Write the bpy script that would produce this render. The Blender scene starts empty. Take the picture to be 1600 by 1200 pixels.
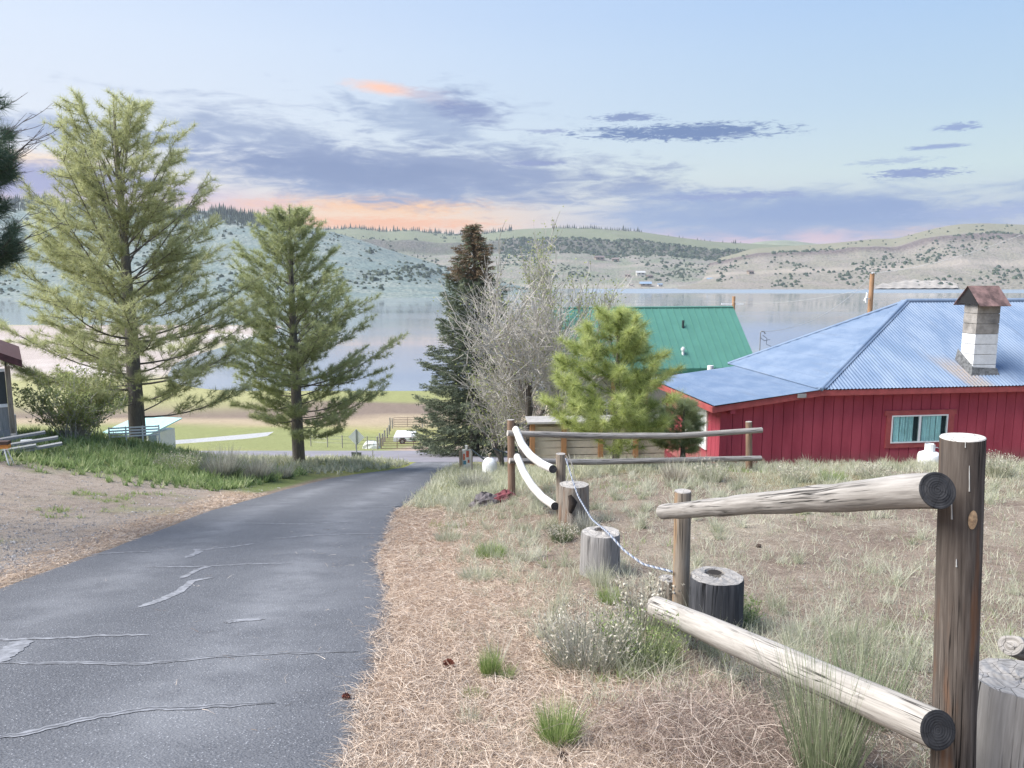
import bpy, math, random
import numpy as np
from mathutils import Vector

random.seed(5)
rng = np.random.default_rng(11)
R = math.radians
SC = bpy.context.scene
COL = SC.collection

# ------------------------------------------------------------------ camera, sky, sun, exposure
FPX = 1208.0          # focal length in pixels of the 1600 px wide photograph
PITCH = R(8.0)
cam_d = bpy.data.cameras.new('camera')
cam_d.sensor_width = 36.0
cam_d.lens = 36.0 * FPX / 1600.0
cam_d.clip_start = 0.05
cam_d.clip_end = 12000
cam = bpy.data.objects.new('camera', cam_d)
COL.objects.link(cam)
cam.location = (0, 0, 0)
cam.rotation_euler = (R(90) - PITCH, 0, 0)
SC.camera = cam

SC.view_settings.view_transform = 'Standard'
SC.view_settings.look = 'None'
SC.view_settings.gamma = 1
SC.view_settings.use_curve_mapping = False
SC.view_settings.exposure = 1.3
SC.cycles.use_denoising = True
SC.cycles.max_bounces = 6
SC.cycles.transparent_max_bounces = 6
SC.cycles.volume_bounces = 0
SC.cycles.sample_clamp_indirect = 6

_cp, _sp = math.cos(PITCH), math.sin(PITCH)
def ray(u, v):
    x = (u - 800) / FPX; t = (v - 600) / FPX
    return np.array([x, _cp - t * _sp, -_sp - t * _cp])
def at(u, v, Y):
    d = ray(u, v)
    return d * (Y / d[1])
def azel(u, v):
    d = ray(u, v)
    return math.atan2(d[0], d[1]), math.atan2(d[2], math.hypot(d[0], d[1]))

def srgb(r, g, b):
    f = lambda c: (c / 255 / 12.92) if c / 255 <= 0.04045 else ((c / 255 + 0.055) / 1.055) ** 2.4
    return (f(r), f(g), f(b))

SUN_AZ, SUN_EL = -100.0, 50.0     # light comes from the left
sun_d = bpy.data.lights.new('sun', 'SUN')
sun_d.energy = 3.4
sun_d.angle = R(46)
sun_d.color = (1.0, 0.955, 0.89)
sun = bpy.data.objects.new('sun', sun_d)
COL.objects.link(sun)
_dir = Vector((math.sin(R(SUN_AZ)) * math.cos(R(SUN_EL)), math.cos(R(SUN_AZ)) * math.cos(R(SUN_EL)), math.sin(R(SUN_EL))))
sun.rotation_euler = (-_dir).to_track_quat('-Z', 'Y').to_euler()
sun.location = (-40, 20, 60)

world = bpy.data.worlds.new('World')
SC.world = world
world.use_nodes = True
wt = world.node_tree
wt.nodes.clear()

class NT:
    """small helper to write node trees as expressions"""
    def __init__(s, tree): s.t = tree; s.n = tree.nodes; s.l = tree.links
    def _in(s, sock, v):
        if isinstance(v, bpy.types.NodeSocket): s.l.new(v, sock)
        elif v is not None: sock.default_value = v
    def math(s, op, a, b=None, c=None, clamp=False):
        n = s.n.new('ShaderNodeMath'); n.operation = op; n.use_clamp = clamp
        s._in(n.inputs[0], a); s._in(n.inputs[1], b)
        if c is not None: s._in(n.inputs[2], c)
        return n.outputs[0]
    def sep(s, v):
        n = s.n.new('ShaderNodeSeparateXYZ'); s.l.new(v, n.inputs[0]); return n.outputs
    def comb(s, x, y, z):
        n = s.n.new('ShaderNodeCombineXYZ')
        for i, q in enumerate((x, y, z)): s._in(n.inputs[i], q)
        return n.outputs[0]
    def noise(s, vec, scale, detail=4, rough=0.55, dist=0.0, col=False):
        n = s.n.new('ShaderNodeTexNoise')
        if vec is not None: s.l.new(vec, n.inputs['Vector'])
        n.inputs['Scale'].default_value = scale; n.inputs['Detail'].default_value = detail
        n.inputs['Roughness'].default_value = rough; n.inputs['Distortion'].default_value = dist
        return n.outputs['Color' if col else 'Fac']
    def voro(s, vec, scale, feature='F1', out='Distance', rand=1.0):
        n = s.n.new('ShaderNodeTexVoronoi'); n.feature = feature
        if vec is not None: s.l.new(vec, n.inputs['Vector'])
        n.inputs['Scale'].default_value = scale; n.inputs['Randomness'].default_value = rand
        return n.outputs[out]
    def map(s, vec, scale=(1, 1, 1), loc=(0, 0, 0), rot=(0, 0, 0)):
        n = s.n.new('ShaderNodeMapping'); s.l.new(vec, n.inputs[0])
        n.inputs['Location'].default_value = loc; n.inputs['Rotation'].default_value = rot; n.inputs['Scale'].default_value = scale
        return n.outputs[0]
    def range(s, v, a, b, c=0.0, d=1.0, smooth=True):
        n = s.n.new('ShaderNodeMapRange'); n.interpolation_type = 'SMOOTHSTEP' if smooth else 'LINEAR'
        s._in(n.inputs[0], v)
        for i, q in enumerate((a, b, c, d)): n.inputs[1 + i].default_value = q
        return n.outputs[0]
    def ramp(s, v, stops):
        n = s.n.new('ShaderNodeValToRGB'); s._in(n.inputs[0], v)
        e = n.color_ramp.elements
        while len(e) < len(stops): e.new(0.5)
        for i, (p, c) in enumerate(stops):
            e[i].position = p; e[i].color = (*c, 1) if len(c) == 3 else c
        return n.outputs[0]
    def mix(s, f, a, b, mode='MIX'):
        n = s.n.new('ShaderNodeMix'); n.data_type = 'RGBA'; n.blend_type = mode; n.clamp_factor = True
        s._in(n.inputs[0], f)
        for k, q in ((6, a), (7, b)):
            if isinstance(q, tuple) and len(q) == 3: q = (*q, 1)
            s._in(n.inputs[k], q)
        return n.outputs[2]
    def bump(s, h, strength=0.5, dist=0.02):
        n = s.n.new('ShaderNodeBump'); s.l.new(h, n.inputs['Height'])
        n.inputs['Strength'].default_value = strength; n.inputs['Distance'].default_value = dist
        return n.outputs[0]
    def attr(s, name, out='Fac'):
        n = s.n.new('ShaderNodeAttribute'); n.attribute_name = name; return n.outputs[out]

W = NT(wt)
SKYGAIN = 1.08 / 2 ** 1.3
def sk(r, g, b): return tuple(c * SKYGAIN for c in srgb(r, g, b))
tc = wt.nodes.new('ShaderNodeTexCoord')
sx, sy, sz = W.sep(tc.outputs['Generated'])[:3]
az = W.math('ARCTAN2', sx, sy)
el = W.math('ARCTAN2', sz, W.math('SQRT', W.math('ADD', W.math('MULTIPLY', sx, sx), W.math('MULTIPLY', sy, sy))))
# clear sky: a warm pale side on the left, bluer on the right, deeper blue overhead
side = W.range(az, -0.75, 0.75)
elr = W.math('MULTIPLY', el, 1 / 1.2, clamp=True)
left = W.ramp(elr, [(0.0, sk(228, 205, 205)), (0.06, sk(232, 218, 210)), (0.13, sk(224, 230, 240)), (0.22, sk(216, 228, 246)), (0.34, sk(190, 211, 244)), (0.55, sk(150, 182, 232)), (1.0, sk(120, 158, 215))])
right = W.ramp(elr, [(0.0, sk(205, 190, 212)), (0.05, sk(196, 204, 216)), (0.10, sk(202, 222, 225)), (0.16, sk(184, 210, 231)), (0.25, sk(166, 198, 235)), (0.38, sk(160, 193, 238)), (0.6, sk(138, 174, 228)), (1.0, sk(120, 158, 215))])
sky = W.mix(side, left, right)
nv = W.comb(W.math('MULTIPLY', az, 5.0), W.math('MULTIPLY', el, 19.0), 0.0)
n1 = W.noise(nv, 1.6, 7, 0.62, 0.6)
n2 = W.noise(W.comb(W.math('MULTIPLY', az, 11.0), W.math('MULTIPLY', el, 55.0), 3.0), 2.0, 6, 0.6, 0.8)
n3c = W.noise(W.comb(W.math('MULTIPLY', az, 30.0), W.math('MULTIPLY', el, 150.0), 7.0), 2.0, 6, 0.65, 1.2)
nmix = W.math('ADD', W.math('MULTIPLY', n1, 0.6), W.math('MULTIPLY', n2, 0.4))
def cloud(sky, u, v, hw, hh, col, k=2.2, a=0.0, b=0.7, strength=1.0, tilt=0.0):
    A, E = azel(u, v)
    wa = hw / FPX; we = hh / FPX
    dx = W.math('SUBTRACT', az, A); dy = W.math('SUBTRACT', el, E)
    if tilt: dy = W.math('SUBTRACT', dy, W.math('MULTIPLY', dx, tilt))
    dx = W.math('DIVIDE', dx, wa); dy = W.math('DIVIDE', dy, we)
    r = W.math('SQRT', W.math('ADD', W.math('MULTIPLY', dx, dx), W.math('MULTIPLY', dy, dy)))
    m = W.math('SUBTRACT', 1.0, r)
    m = W.math('ADD', m, W.math('MULTIPLY', W.math('SUBTRACT', nmix if hh > 18 else W.math('ADD', W.math('MULTIPLY', n3c, .65), W.math('MULTIPLY', nmix, .35)), 0.5), k * (1 if hh > 18 else (1.25 if hh > 12 else 1.7))))
    m = W.range(m, a, b, 0, strength)
    return W.mix(m, sky, sk(*col))
# warm glow first, then the lavender and slate cloud
for c in [(560, 345, 350, 46, (250, 216, 184), 1.2, -0.2, 0.8, 0.95),
          (600, 320, 190, 18, (251, 200, 152), 2.8, -0.1, 0.8, 0.9),
          (400, 320, 110, 14, (252, 196, 160), 2.4, 0.0, 0.8, 0.8),
          (600, 350, 200, 14, (252, 186, 142), 2.6, -0.1, 0.8, 0.9),
          (1180, 372, 380, 18, (236, 198, 205), 1.0, -0.2, 0.9, 0.9),
          (1450, 362, 100, 9, (250, 212, 185), 2.0, 0.0, 0.7, 0.9, 0.05),
          (40, 248, 150, 14, (250, 226, 200), 1.8, 0.0, 0.8, 0.9),
          (130, 305, 380, 30, (205, 190, 215), 1.5, -0.1, 0.9, 0.8),
          (80, 282, 210, 24, (156, 160, 200), 2.4, -0.2, 0.6, 0.95),
          (100, 206, 160, 28, (156, 172, 204), 3.0, -0.05, 0.9, 0.85),
          (420, 215, 250, 46, (156, 172, 202), 4.2, -0.05, 0.95, 0.9, -0.1),
          (690, 190, 190, 62, (158, 176, 206), 4.6, 0.0, 1.0, 0.85, -0.15),
          (750, 180, 80, 26, (130, 146, 188), 3.6, -0.1, 0.8, 0.9, -0.2),
          (640, 272, 430, 50, (144, 160, 194), 3.0, -0.15, 0.6, 1.0, -0.03),
          (560, 268, 260, 26, (128, 146, 184), 3.2, -0.05, 0.8, 0.9, -0.05),
          (1230, 335, 360, 44, (150, 170, 206), 2.4, -0.15, 0.6, 0.95, 0.0),
          (1290, 335, 240, 30, (140, 162, 204), 2.6, -0.1, 0.8, 0.9),
          (1150, 306, 120, 7, (142, 158, 202), 2.6, 0.0, 0.7, 0.9),
          (1580, 330, 160, 14, (160, 176, 214), 2.4, 0.0, 0.8, 0.9),
          (1065, 207, 200, 17, (112, 136, 180), 2.6, 0.15, 0.6, 1.0, -0.01),
          (985, 183, 62, 8, (124, 144, 188), 2.4, 0.1, 0.6, 0.9),
          (855, 205, 42, 6, (155, 170, 205), 2.0, 0.1, 0.7, 0.9),
          (830, 255, 70, 5, (140, 154, 196), 2.0, 0.0, 0.7, 0.9),
          (1440, 270, 72, 9, (140, 158, 200), 2.4, 0.1, 0.6, 1.0),
          (1390, 252, 80, 6, (170, 188, 214), 3.0, 0.1, 0.7, 0.8),
          (1500, 198, 34, 7, (140, 160, 204), 2.4, 0.1, 0.6, 0.9),
          (1465, 229, 44, 4, (145, 165, 206), 2.0, 0.0, 0.6, 0.9),
          (600, 138, 78, 13, (255, 205, 180), 1.0, 0.0, 0.9, 0.95, -0.1),
          (665, 148, 60, 14, (190, 192, 212), 2.6, 0.0, 0.9, 0.7, -0.15)]:
    sky = cloud(sky, *c)
bg = wt.nodes.new('ShaderNodeBackground')
wt.links.new(sky, bg.inputs[0]); bg.inputs[1].default_value = 1.0
wo = wt.nodes.new('ShaderNodeOutputWorld')
wt.links.new(bg.outputs[0], wo.inputs[0])

# ------------------------------------------------------------------ object helpers
def tag(o, label=None, cat=None, group=None, kind=None):
    if label: o['label'] = label
    if cat: o['category'] = cat
    if group: o['group'] = group
    if kind: o['kind'] = kind
    return o
def empty(name, loc, rz=0.0):
    o = bpy.data.objects.new(name, None); COL.objects.link(o)
    o.location = loc; o.rotation_euler = (0, 0, rz); o.empty_display_size = 0.2
    return o
def thing(name, label, cat, loc, rz=0.0, group=None):
    return tag(empty(name, loc, rz), label, cat, group)
def copy_tree(o, parent=None):
    c = o.copy(); COL.objects.link(c); c.parent = parent
    for ch in list(o.children): copy_tree(ch, c)
    return c

class MB:
    """collects geometry, builds one mesh object"""
    def __init__(s): s.V = []; s.Q = []; s.T = []; s.tint = []; s.wv = []; s.n = 0; s.MQ = []; s.MT = []
    def add(s, V, Q=None, T=None, tint=0.5, wv=None, m=0):
        V = np.asarray(V, dtype=np.float32).reshape(-1, 3)
        k = len(V)
        s.V.append(V)
        s.tint.append(np.full(k, tint, np.float32) if np.isscalar(tint) else np.asarray(tint, np.float32))
        s.wv.append(V if wv is None else np.asarray(wv, np.float32))
        if Q is not None and len(Q):
            Q = np.asarray(Q, np.int32).reshape(-1, 4) + s.n; s.Q.append(Q); s.MQ.append(np.full(len(Q), m, np.int32))
        if T is not None and len(T):
            T = np.asarray(T, np.int32).reshape(-1, 3) + s.n; s.T.append(T); s.MT.append(np.full(len(T), m, np.int32))
        s.n += k
        return s
    def box(s, x0, x1, y0, y1, z0, z1, tint=0.5, m=0, off=None):
        V = np.array([(x, y, z) for z in (z0, z1) for y in (y0, y1) for x in (x0, x1)], float)
        wv = V if off is None else V + np.asarray(off)
        return s.add(V, Q=[(0, 2, 3, 1), (4, 5, 7, 6), (0, 1, 5, 4), (2, 6, 7, 3), (0, 4, 6, 2), (1, 3, 7, 5)], tint=tint, m=m, wv=wv)
    def prism(s, poly, depth_vec, tint=0.5, m=0):
        """poly: (n,3) planar loop, extruded by depth_vec"""
        P = np.asarray(poly, float); n = len(P); D = np.asarray(depth_vec, float)
        V = np.vstack([P, P + D])
        Q = [(i, (i + 1) % n, n + (i + 1) % n, n + i) for i in range(n)]
        T = [(0, i + 1, i) for i in range(1, n - 1)] + [(n, n + i, n + i + 1) for i in range(1, n - 1)]
        return s.add(V, Q=Q, T=T, tint=tint, m=m)
    def tube(s, P, r, sides=8, cap=True, tint=0.5, wob=0.0, wfreq=3.0, m=0, mcap=None, seed=0, woff=None):
        P = np.asarray(P, float); n = len(P)
        r = np.full(n, r, float) if np.isscalar(r) else np.asarray(r, float)
        t = np.gradient(P, axis=0); t /= np.linalg.norm(t, axis=1)[:, None] + 1e-12
        ref = np.array([0.0, 0, 1.0]) if abs(t[0][2]) < 0.9 else np.array([1.0, 0, 0])
        a = np.cross(t[0], ref); a /= np.linalg.norm(a)
        A = []
        for i in range(n):
            a = a - t[i] * np.dot(a, t[i]); a /= np.linalg.norm(a) + 1e-12
            A.append(a)
        A = np.array(A); B = np.cross(t, A)
        L = np.concatenate([[0], np.cumsum(np.linalg.norm(np.diff(P, axis=0), axis=1))])
        ang = np.linspace(0, 2 * np.pi, sides, endpoint=False)
        rr = r[:, None] * np.ones(sides)[None]
        if wob:
            g = np.random.default_rng(seed)
            for kf in range(1, 5):
                ph = g.uniform(0, 6.28, 2); fa = g.integers(1, 4)
                rr = rr * (1 + wob / kf * np.sin(L[:, None] * wfreq * kf * g.uniform(.7, 1.3) + ph[0] + fa * ang[None] + ph[1]))
        V = P[:, None, :] + rr[..., None] * (np.cos(ang)[None, :, None] * A[:, None] + np.sin(ang)[None, :, None] * B[:, None])
        o = np.array(woff if woff is not None else (seed * 3.7, seed * 1.9, seed * 5.3))
        wv = np.stack([np.broadcast_to(np.cos(ang)[None] * r[:, None], (n, sides)), np.broadcast_to(np.sin(ang)[None] * r[:, None], (n, sides)), np.broadcast_to(L[:, None], (n, sides))], -1) + o
        i = np.arange(n - 1)[:, None] * sides; j = np.arange(sides)[None]; j2 = (j + 1) % sides
        Q = np.stack([i + j, i + j2, i + sides + j2, i + sides + j], -1).reshape(-1, 4)
        T = None
        s.add(V.reshape(-1, 3), Q=Q, tint=tint, wv=wv.reshape(-1, 3), m=m)
        if cap:
            for e in (0, n - 1):
                c = P[e]; ring = V[e]
                VV = np.vstack([ring, c[None]])
                w = np.vstack([wv[e], [o + np.array([0, 0, L[e]])]])
                TT = [(k, (k + 1) % sides, sides) if e else ((k + 1) % sides, k, sides) for k in range(sides)]
                s.add(VV, T=TT, tint=tint, wv=w, m=m if mcap is None else mcap)
        return s
    def build(s, name, mats, parent=None, smooth=False, kind=None):
        V = np.concatenate(s.V); Q = np.concatenate(s.Q) if s.Q else np.zeros((0, 4), np.int32); T = np.concatenate(s.T) if s.T else np.zeros((0, 3), np.int32)
        me = bpy.data.meshes.new(name)
        me.vertices.add(len(V)); me.vertices.foreach_set('co', V.ravel())
        nl = len(Q) * 4 + len(T) * 3; npoly = len(Q) + len(T)
        me.loops.add(nl); me.polygons.add(npoly)
        me.loops.foreach_set('vertex_index', np.concatenate([Q.ravel(), T.ravel()]).astype(np.int32))
        st = np.concatenate([np.arange(len(Q)) * 4, len(Q) * 4 + np.arange(len(T)) * 3]).astype(np.int32)
        me.polygons.foreach_set('loop_start', st)
        if not isinstance(mats, (list, tuple)): mats = [mats]
        for mm in mats: me.materials.append(mm)
        if len(mats) > 1:
            mi = np.concatenate((s.MQ or [np.zeros(0, np.int32)]) + (s.MT or []))
            me.polygons.foreach_set('material_index', mi.astype(np.int32))
        me.update(calc_edges=True)
        me.polygons.foreach_set('use_smooth', np.full(npoly, smooth, bool))
        a = me.attributes.new('tint', 'FLOAT', 'POINT'); a.data.foreach_set('value', np.concatenate(s.tint))
        a = me.attributes.new('wv', 'FLOAT_VECTOR', 'POINT'); a.data.foreach_set('vector', np.concatenate(s.wv).ravel())
        me.validate(clean_customdata=False)
        o = bpy.data.objects.new(name, me); COL.objects.link(o)
        if parent is not None: o.parent = parent
        if kind: o['kind'] = kind
        return o

def unit(v):
    v = np.asarray(v, float); return v / (np.linalg.norm(v, axis=-1, keepdims=True) + 1e-12)
def strands(mb, P, D, L, w, droop=0.0, segs=2, curl=0.0, tint=None, g=rng, tip=0.15):
    """thin tapering ribbons: P roots, D directions, L lengths, w widths (arrays)"""
    n = len(P); P = np.asarray(P, float); D = unit(D)
    L = np.broadcast_to(np.asarray(L, float), (n,)); w = np.broadcast_to(np.asarray(w, float), (n,)); droop = np.broadcast_to(np.asarray(droop, float), (n,))
    rnd = g.normal(size=(n, 3)); S = unit(np.cross(D, rnd))
    if tint is None: tint = g.random(n)
    C = unit(np.cross(D, g.normal(size=(n, 3)))) * curl
    if segs == 1:
        V = np.stack([P - S * w[:, None] / 2, P + S * w[:, None] / 2, P + D * L[:, None] + np.array([0, 0, -1]) * (droop * L)[:, None]], 1)
        T = np.arange(n * 3).reshape(-1, 3)
        mb.add(V.reshape(-1, 3), T=T, tint=np.repeat(tint, 3)); return
    rows = []
    for k in range(segs + 1):
        s = k / segs
        c = P + D * (L * s)[:, None] + np.array([0, 0, -1.0]) * (droop * L * s * s)[:, None] + C * (L * s * (1 - s) * 4 * 0.5)[:, None]
        if curl and k > 1: c = c + g.normal(size=(n, 3)) * (L * curl * 0.08)[:, None]
        ww = w * (1 - (1 - tip) * s)
        rows += [c - S * ww[:, None] / 2, c + S * ww[:, None] / 2]
    V = np.stack(rows, 1)
    m = (segs + 1) * 2
    base = (np.arange(n) * m)[:, None]
    Q = np.concatenate([base + np.array([[2 * k, 2 * k + 1, 2 * k + 3, 2 * k + 2]]) for k in range(segs)], 0)
    mb.add(V.reshape(-1, 3), Q=Q, tint=np.repeat(tint, m))

# ------------------------------------------------------------------ materials
def new_mat(name):
    m = bpy.data.materials.new(name); m.use_nodes = True
    t = m.node_tree; b = t.nodes['Principled BSDF']
    return m, NT(t), b
def c4(c): return (*c, 1) if len(c) == 3 else c
def flat(name, col, rough=0.7, metal=0.0, var=0.12, scale=6.0, bump=0.0, bscale=40.0, spec=0.5):
    m, N, b = new_mat(name)
    co = N.n.new('ShaderNodeTexCoord').outputs['Object']
    n = N.noise(co, scale, 6, 0.6)
    c = N.mix(N.range(n, 0.3, 0.7), tuple(x * (1 - var) for x in col), tuple(min(1, x * (1 + var)) for x in col))
    N.l.new(c, b.inputs['Base Color'])
    b.inputs['Roughness'].default_value = rough; b.inputs['Metallic'].default_value = metal
    b.inputs['Specular IOR Level'].default_value = spec
    if bump: N.l.new(N.bump(N.noise(co, bscale, 4), bump, 0.01), b.inputs['Normal'])
    return m
def leafy(name, stops, transl=0.25, rough=0.6):
    m, N, b = new_mat(name)
    c = N.ramp(N.attr('tint'), stops)
    N.l.new(c, b.inputs['Base Color']); b.inputs['Roughness'].default_value = rough
    b.inputs['Specular IOR Level'].default_value = 0.3
    tr = N.n.new('ShaderNodeBsdfTranslucent'); N.l.new(c, tr.inputs[0])
    mx = N.n.new('ShaderNodeMixShader'); mx.inputs[0].default_value = transl
    N.l.new(b.outputs[0], mx.inputs[1]); N.l.new(tr.outputs[0], mx.inputs[2])
    out = [q for q in N.n if q.type == 'OUTPUT_MATERIAL'][0]
    N.l.new(mx.outputs[0], out.inputs[0])
    return m
def wood(name, dark, mid, light, lscale=3.0, crack=0.5, cs=34.0, patch=None, rough=0.85, pscale=4.0, pth=.5):
    m, N, b = new_mat(name)
    co = N.attr('wv', 'Vector')
    g = N.noise(N.map(co, (60, 60, lscale)), 1.0, 6, 0.65, 0.4)
    c = N.ramp(g, [(0.25, dark), (0.5, mid), (0.78, light)])
    big = N.noise(N.map(co, (6, 6, 1.6)), 1.0, 4, 0.6)
    c = N.mix(N.range(big, 0.35, 0.7, 0, 0.55), c, mid)
    if patch is not None:
        pn = N.noise(N.map(co, (pscale * 3, pscale * 3, pscale * .35), (3, 5, 1)), 1.0, 5, 0.6)
        c = N.mix(N.range(pn, pth, pth + .1, 0, 0.85), c, patch)
    ck = N.noise(N.map(co, (cs, cs, .55), (7, 2, 9)), 1.0, 4, 0.5, 0.5)
    line = N.range(W_abs(N, ck), 0.0, 0.022, 1, 0)
    line = N.math('MULTIPLY', line, N.range(N.noise(N.map(co, (5, 5, 1.2)), 1.0, 3), 0.40, 0.56))
    line = N.math('MULTIPLY', line, crack, clamp=True)
    c = N.mix(line, c, tuple(x * 0.12 for x in dark))
    N.l.new(c, b.inputs['Base Color']); b.inputs['Roughness'].default_value = rough
    b.inputs['Specular IOR Level'].default_value = 0.25
    h = N.math('SUBTRACT', N.math('MULTIPLY', g, 0.5), N.math('MULTIPLY', line, 1.5))
    N.l.new(N.bump(h, 0.6, 0.006), b.inputs['Normal'])
    return m
def W_abs(N, v): return N.math('ABSOLUTE', N.math('SUBTRACT', v, 0.5))

M = {}
M['weathered'] = wood('weathered_log', (.13, .118, .108), (.30, .28, .26), (.50, .475, .45), crack=1.0, patch=(.36, .31, .25), pth=.60, pscale=2)
M['weathered_pale'] = wood('pale_log', (.22, .20, .178), (.39, .365, .335), (.54, .515, .48), crack=1.0)
M['post'] = wood('post_wood', (.03, .025, .022), (.10, .082, .07), (.23, .20, .175), patch=(.20, .09, .04), crack=1.0, pscale=1.3, pth=.57)
M['brown_post'] = wood('brown_post_wood', (.14, .085, .055), (.25, .17, .12), (.38, .29, .22), crack=0.5)
M['post_pale'] = wood('post_wood_grey', (.16, .13, .10), (.28, .235, .19), (.40, .35, .29), crack=0.8, patch=(.30, .2, .12), pscale=2.5)
M['bleached'] = wood('bleached_pole', (.5, .48, .44), (.66, .64, .61), (.76, .74, .71), crack=0.35)
M['stump'] = wood('stump_bark', (.11, .09, .075), (.24, .21, .18), (.40, .36, .32), crack=1.0, cs=22, patch=(.20, .13, .09), pscale=2)
M['stump_dark'] = wood('charred_stump_side', (.022, .023, .027), (.06, .062, .07), (.13, .13, .14), crack=1.0, cs=26)
M['stump_grey'] = wood('grey_stump_side', (.14, .135, .13), (.26, .25, .245), (.42, .41, .40), crack=1.0, cs=20)
M['orange_post'] = wood('orange_stained_wood', (.25, .12, .05), (.38, .2, .10), (.5, .3, .17), crack=0.3)
M['bark'] = wood('pine_bark', (.06, .05, .047), (.16, .14, .13), (.30, .27, .25), lscale=5, cs=12, crack=1.0)
M['twig'] = flat('twig_bark', (.17, .145, .125), 0.9, var=.25)
M['pale_twig'] = flat('pale_grey_twig', (.47, .44, .40), 0.9, var=.2, scale=2)
def endgrain(name, c0, c1, c2):
    m, N, b = new_mat(name)
    co = N.attr('wv', 'Vector')
    t = N.attr('tint')
    rings = N.math('SINE', N.math('ADD', N.math('MULTIPLY', t, 46.0), N.math('MULTIPLY', N.noise(N.map(co, (9, 9, 9)), 1, 3), 9.0)))
    c = N.mix(N.range(rings, -1, 1), c0, c1)
    c = N.mix(N.range(N.noise(N.map(co, (22, 22, 22)), 1, 5), 0.35, 0.75, 0, .8), c, c2)
    ck = N.voro(N.map(co, (14, 14, 14)), 1.0, 'DISTANCE_TO_EDGE')
    c = N.mix(N.range(ck, 0.0, 0.025, 0.8, 0), c, (.004, .004, .004))
    N.l.new(c, b.inputs['Base Color']); b.inputs['Roughness'].default_value = 0.9
    N.l.new(N.bump(N.math('ADD', N.math('MULTIPLY', rings, .3), N.noise(N.map(co, (60, 60, 60)), 1, 4)), 0.35, 0.004), b.inputs['Normal'])
    return m
M['end_dark'] = endgrain('dark_end_grain', (.014, .015, .018), (.021, .022, .026), (.05, .05, .054))
M['end_grey'] = endgrain('grey_end_grain', (.27, .25, .23), (.36, .335, .305), (.46, .43, .40))
M['end_pale'] = endgrain('pale_end_grain', (.42, .40, .37), (.62, .59, .55), (.52, .49, .45))

# ------------------------------------------------------------------ terrain
def sstep(x, a, b):
    t = np.clip((np.asarray(x, float) - a) / (b - a), 0, 1); return t * t * (3 - 2 * t)
def vnoise(x, y, seed=0):
    """cheap smooth noise from summed sines, about -1 .. 1"""
    g = np.random.default_rng(seed); r = 0
    for k in range(6):
        a = g.uniform(0, 6.28); f = 1.0 * 1.55 ** (k * .5) * g.uniform(.7, 1.3)
        r = r + np.sin((x * math.cos(a) + y * math.sin(a)) * f + g.uniform(0, 6.28)) / (1 + .35 * k)
    return r / 3.2
LAKE_Z = -28.0
_by = [-80, 0, 70, 88, 105, 125, 150, 186, 230, 300, 1200]
_bz = [14.7, -1.6, -15.9, -18.7, -20.7, -23.0, -25.7, -28.0, -28.35, -29.5, -40]
_RYr = [-8, 0, 3.7, 5.2, 6.8, 9, 12, 15.7, 20.6, 27, 29.5, 34, 40.5]
_RXr = [-.3, -.55, -.73, -.86, -1.08, -1.57, -1.95, -2.35, -2.4, -2.75, -2.9, -2.7, -2.3]
_RYl = [-8, 0, 8, 11.5, 15, 20.6, 25, 28, 31, 34, 40.5]
_RXl = [-4.0, -4.5, -5.3, -5.7, -6.15, -6.3, -6.3, -6.0, -5.2, -4.9, -5.2]
def road_r(y): return np.interp(y, _RYr, _RXr)
def road_l(y): return np.interp(y, _RYl, _RXl)
def height(x, y, micro=True):
    x = np.asarray(x, float); y = np.asarray(y, float)
    b = np.interp(y, _by, _bz)
    # the lake floods further in on the left: the mud flats run out to 420 m there
    flat_l = sstep(-x, 60, 140)
    b = b + flat_l * (np.interp(y, [150, 186, 230, 300, 420, 520], [0, .3, .65, 2.0, 3.2, 3.0]))
    lot = sstep(-x, 6.0, 14.5) * np.interp(y, [-5, 4, 12, 20, 24.5, 28, 33], [0, 0.1, .6, 1.35, 1.55, .7, 0])
    yard = sstep(x, -1.8, 2.5) * np.interp(y, [0, 6, 8.5, 11, 14.5, 19, 24, 34], [0, 0.0, .12, .42, .78, .78, .5, 0])
    isl = .25 * sstep(-x, 5.0, 7.0) * np.interp(y, [27, 31, 36, 39], [0, 1, 1, 0]) * (1 - sstep(-x, 12, 18))
    z = b + lot + yard + isl
    off = np.where((x > road_r(y) + .1) | (x < road_l(y) - .1), 1.0, 0.0) * np.where(y < 38, 1, 0) + np.where(y > 66, 1.0, 0)
    if micro:
        near = np.clip(1 - np.maximum(np.abs(y) - 40, 0) / 60, 0, 1)
        z = z + off * near * (0.035 * vnoise(x * 1.3, y * 1.3, 3) + 0.012 * vnoise(x * 5, y * 5, 4))
        z = z + off * (1 - near) * 0.12 * vnoise(x * .1, y * .1, 5) * (y < 160)
    return z
def G(u, v, y0=1.0, y1=400.0):
    """where the ray through a pixel meets the ground"""
    d = ray(u, v); ys = np.concatenate([np.linspace(y0, 60, 3000), np.linspace(60, y1, 2000)])
    k = ys / d[1]; z = k * d[2]; x = k * d[0]
    below = np.nonzero(z < height(x, ys))[0]
    i = below[0] if len(below) else len(ys) - 1
    return np.array([x[i], ys[i], float(height(x[i], ys[i]))])

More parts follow.
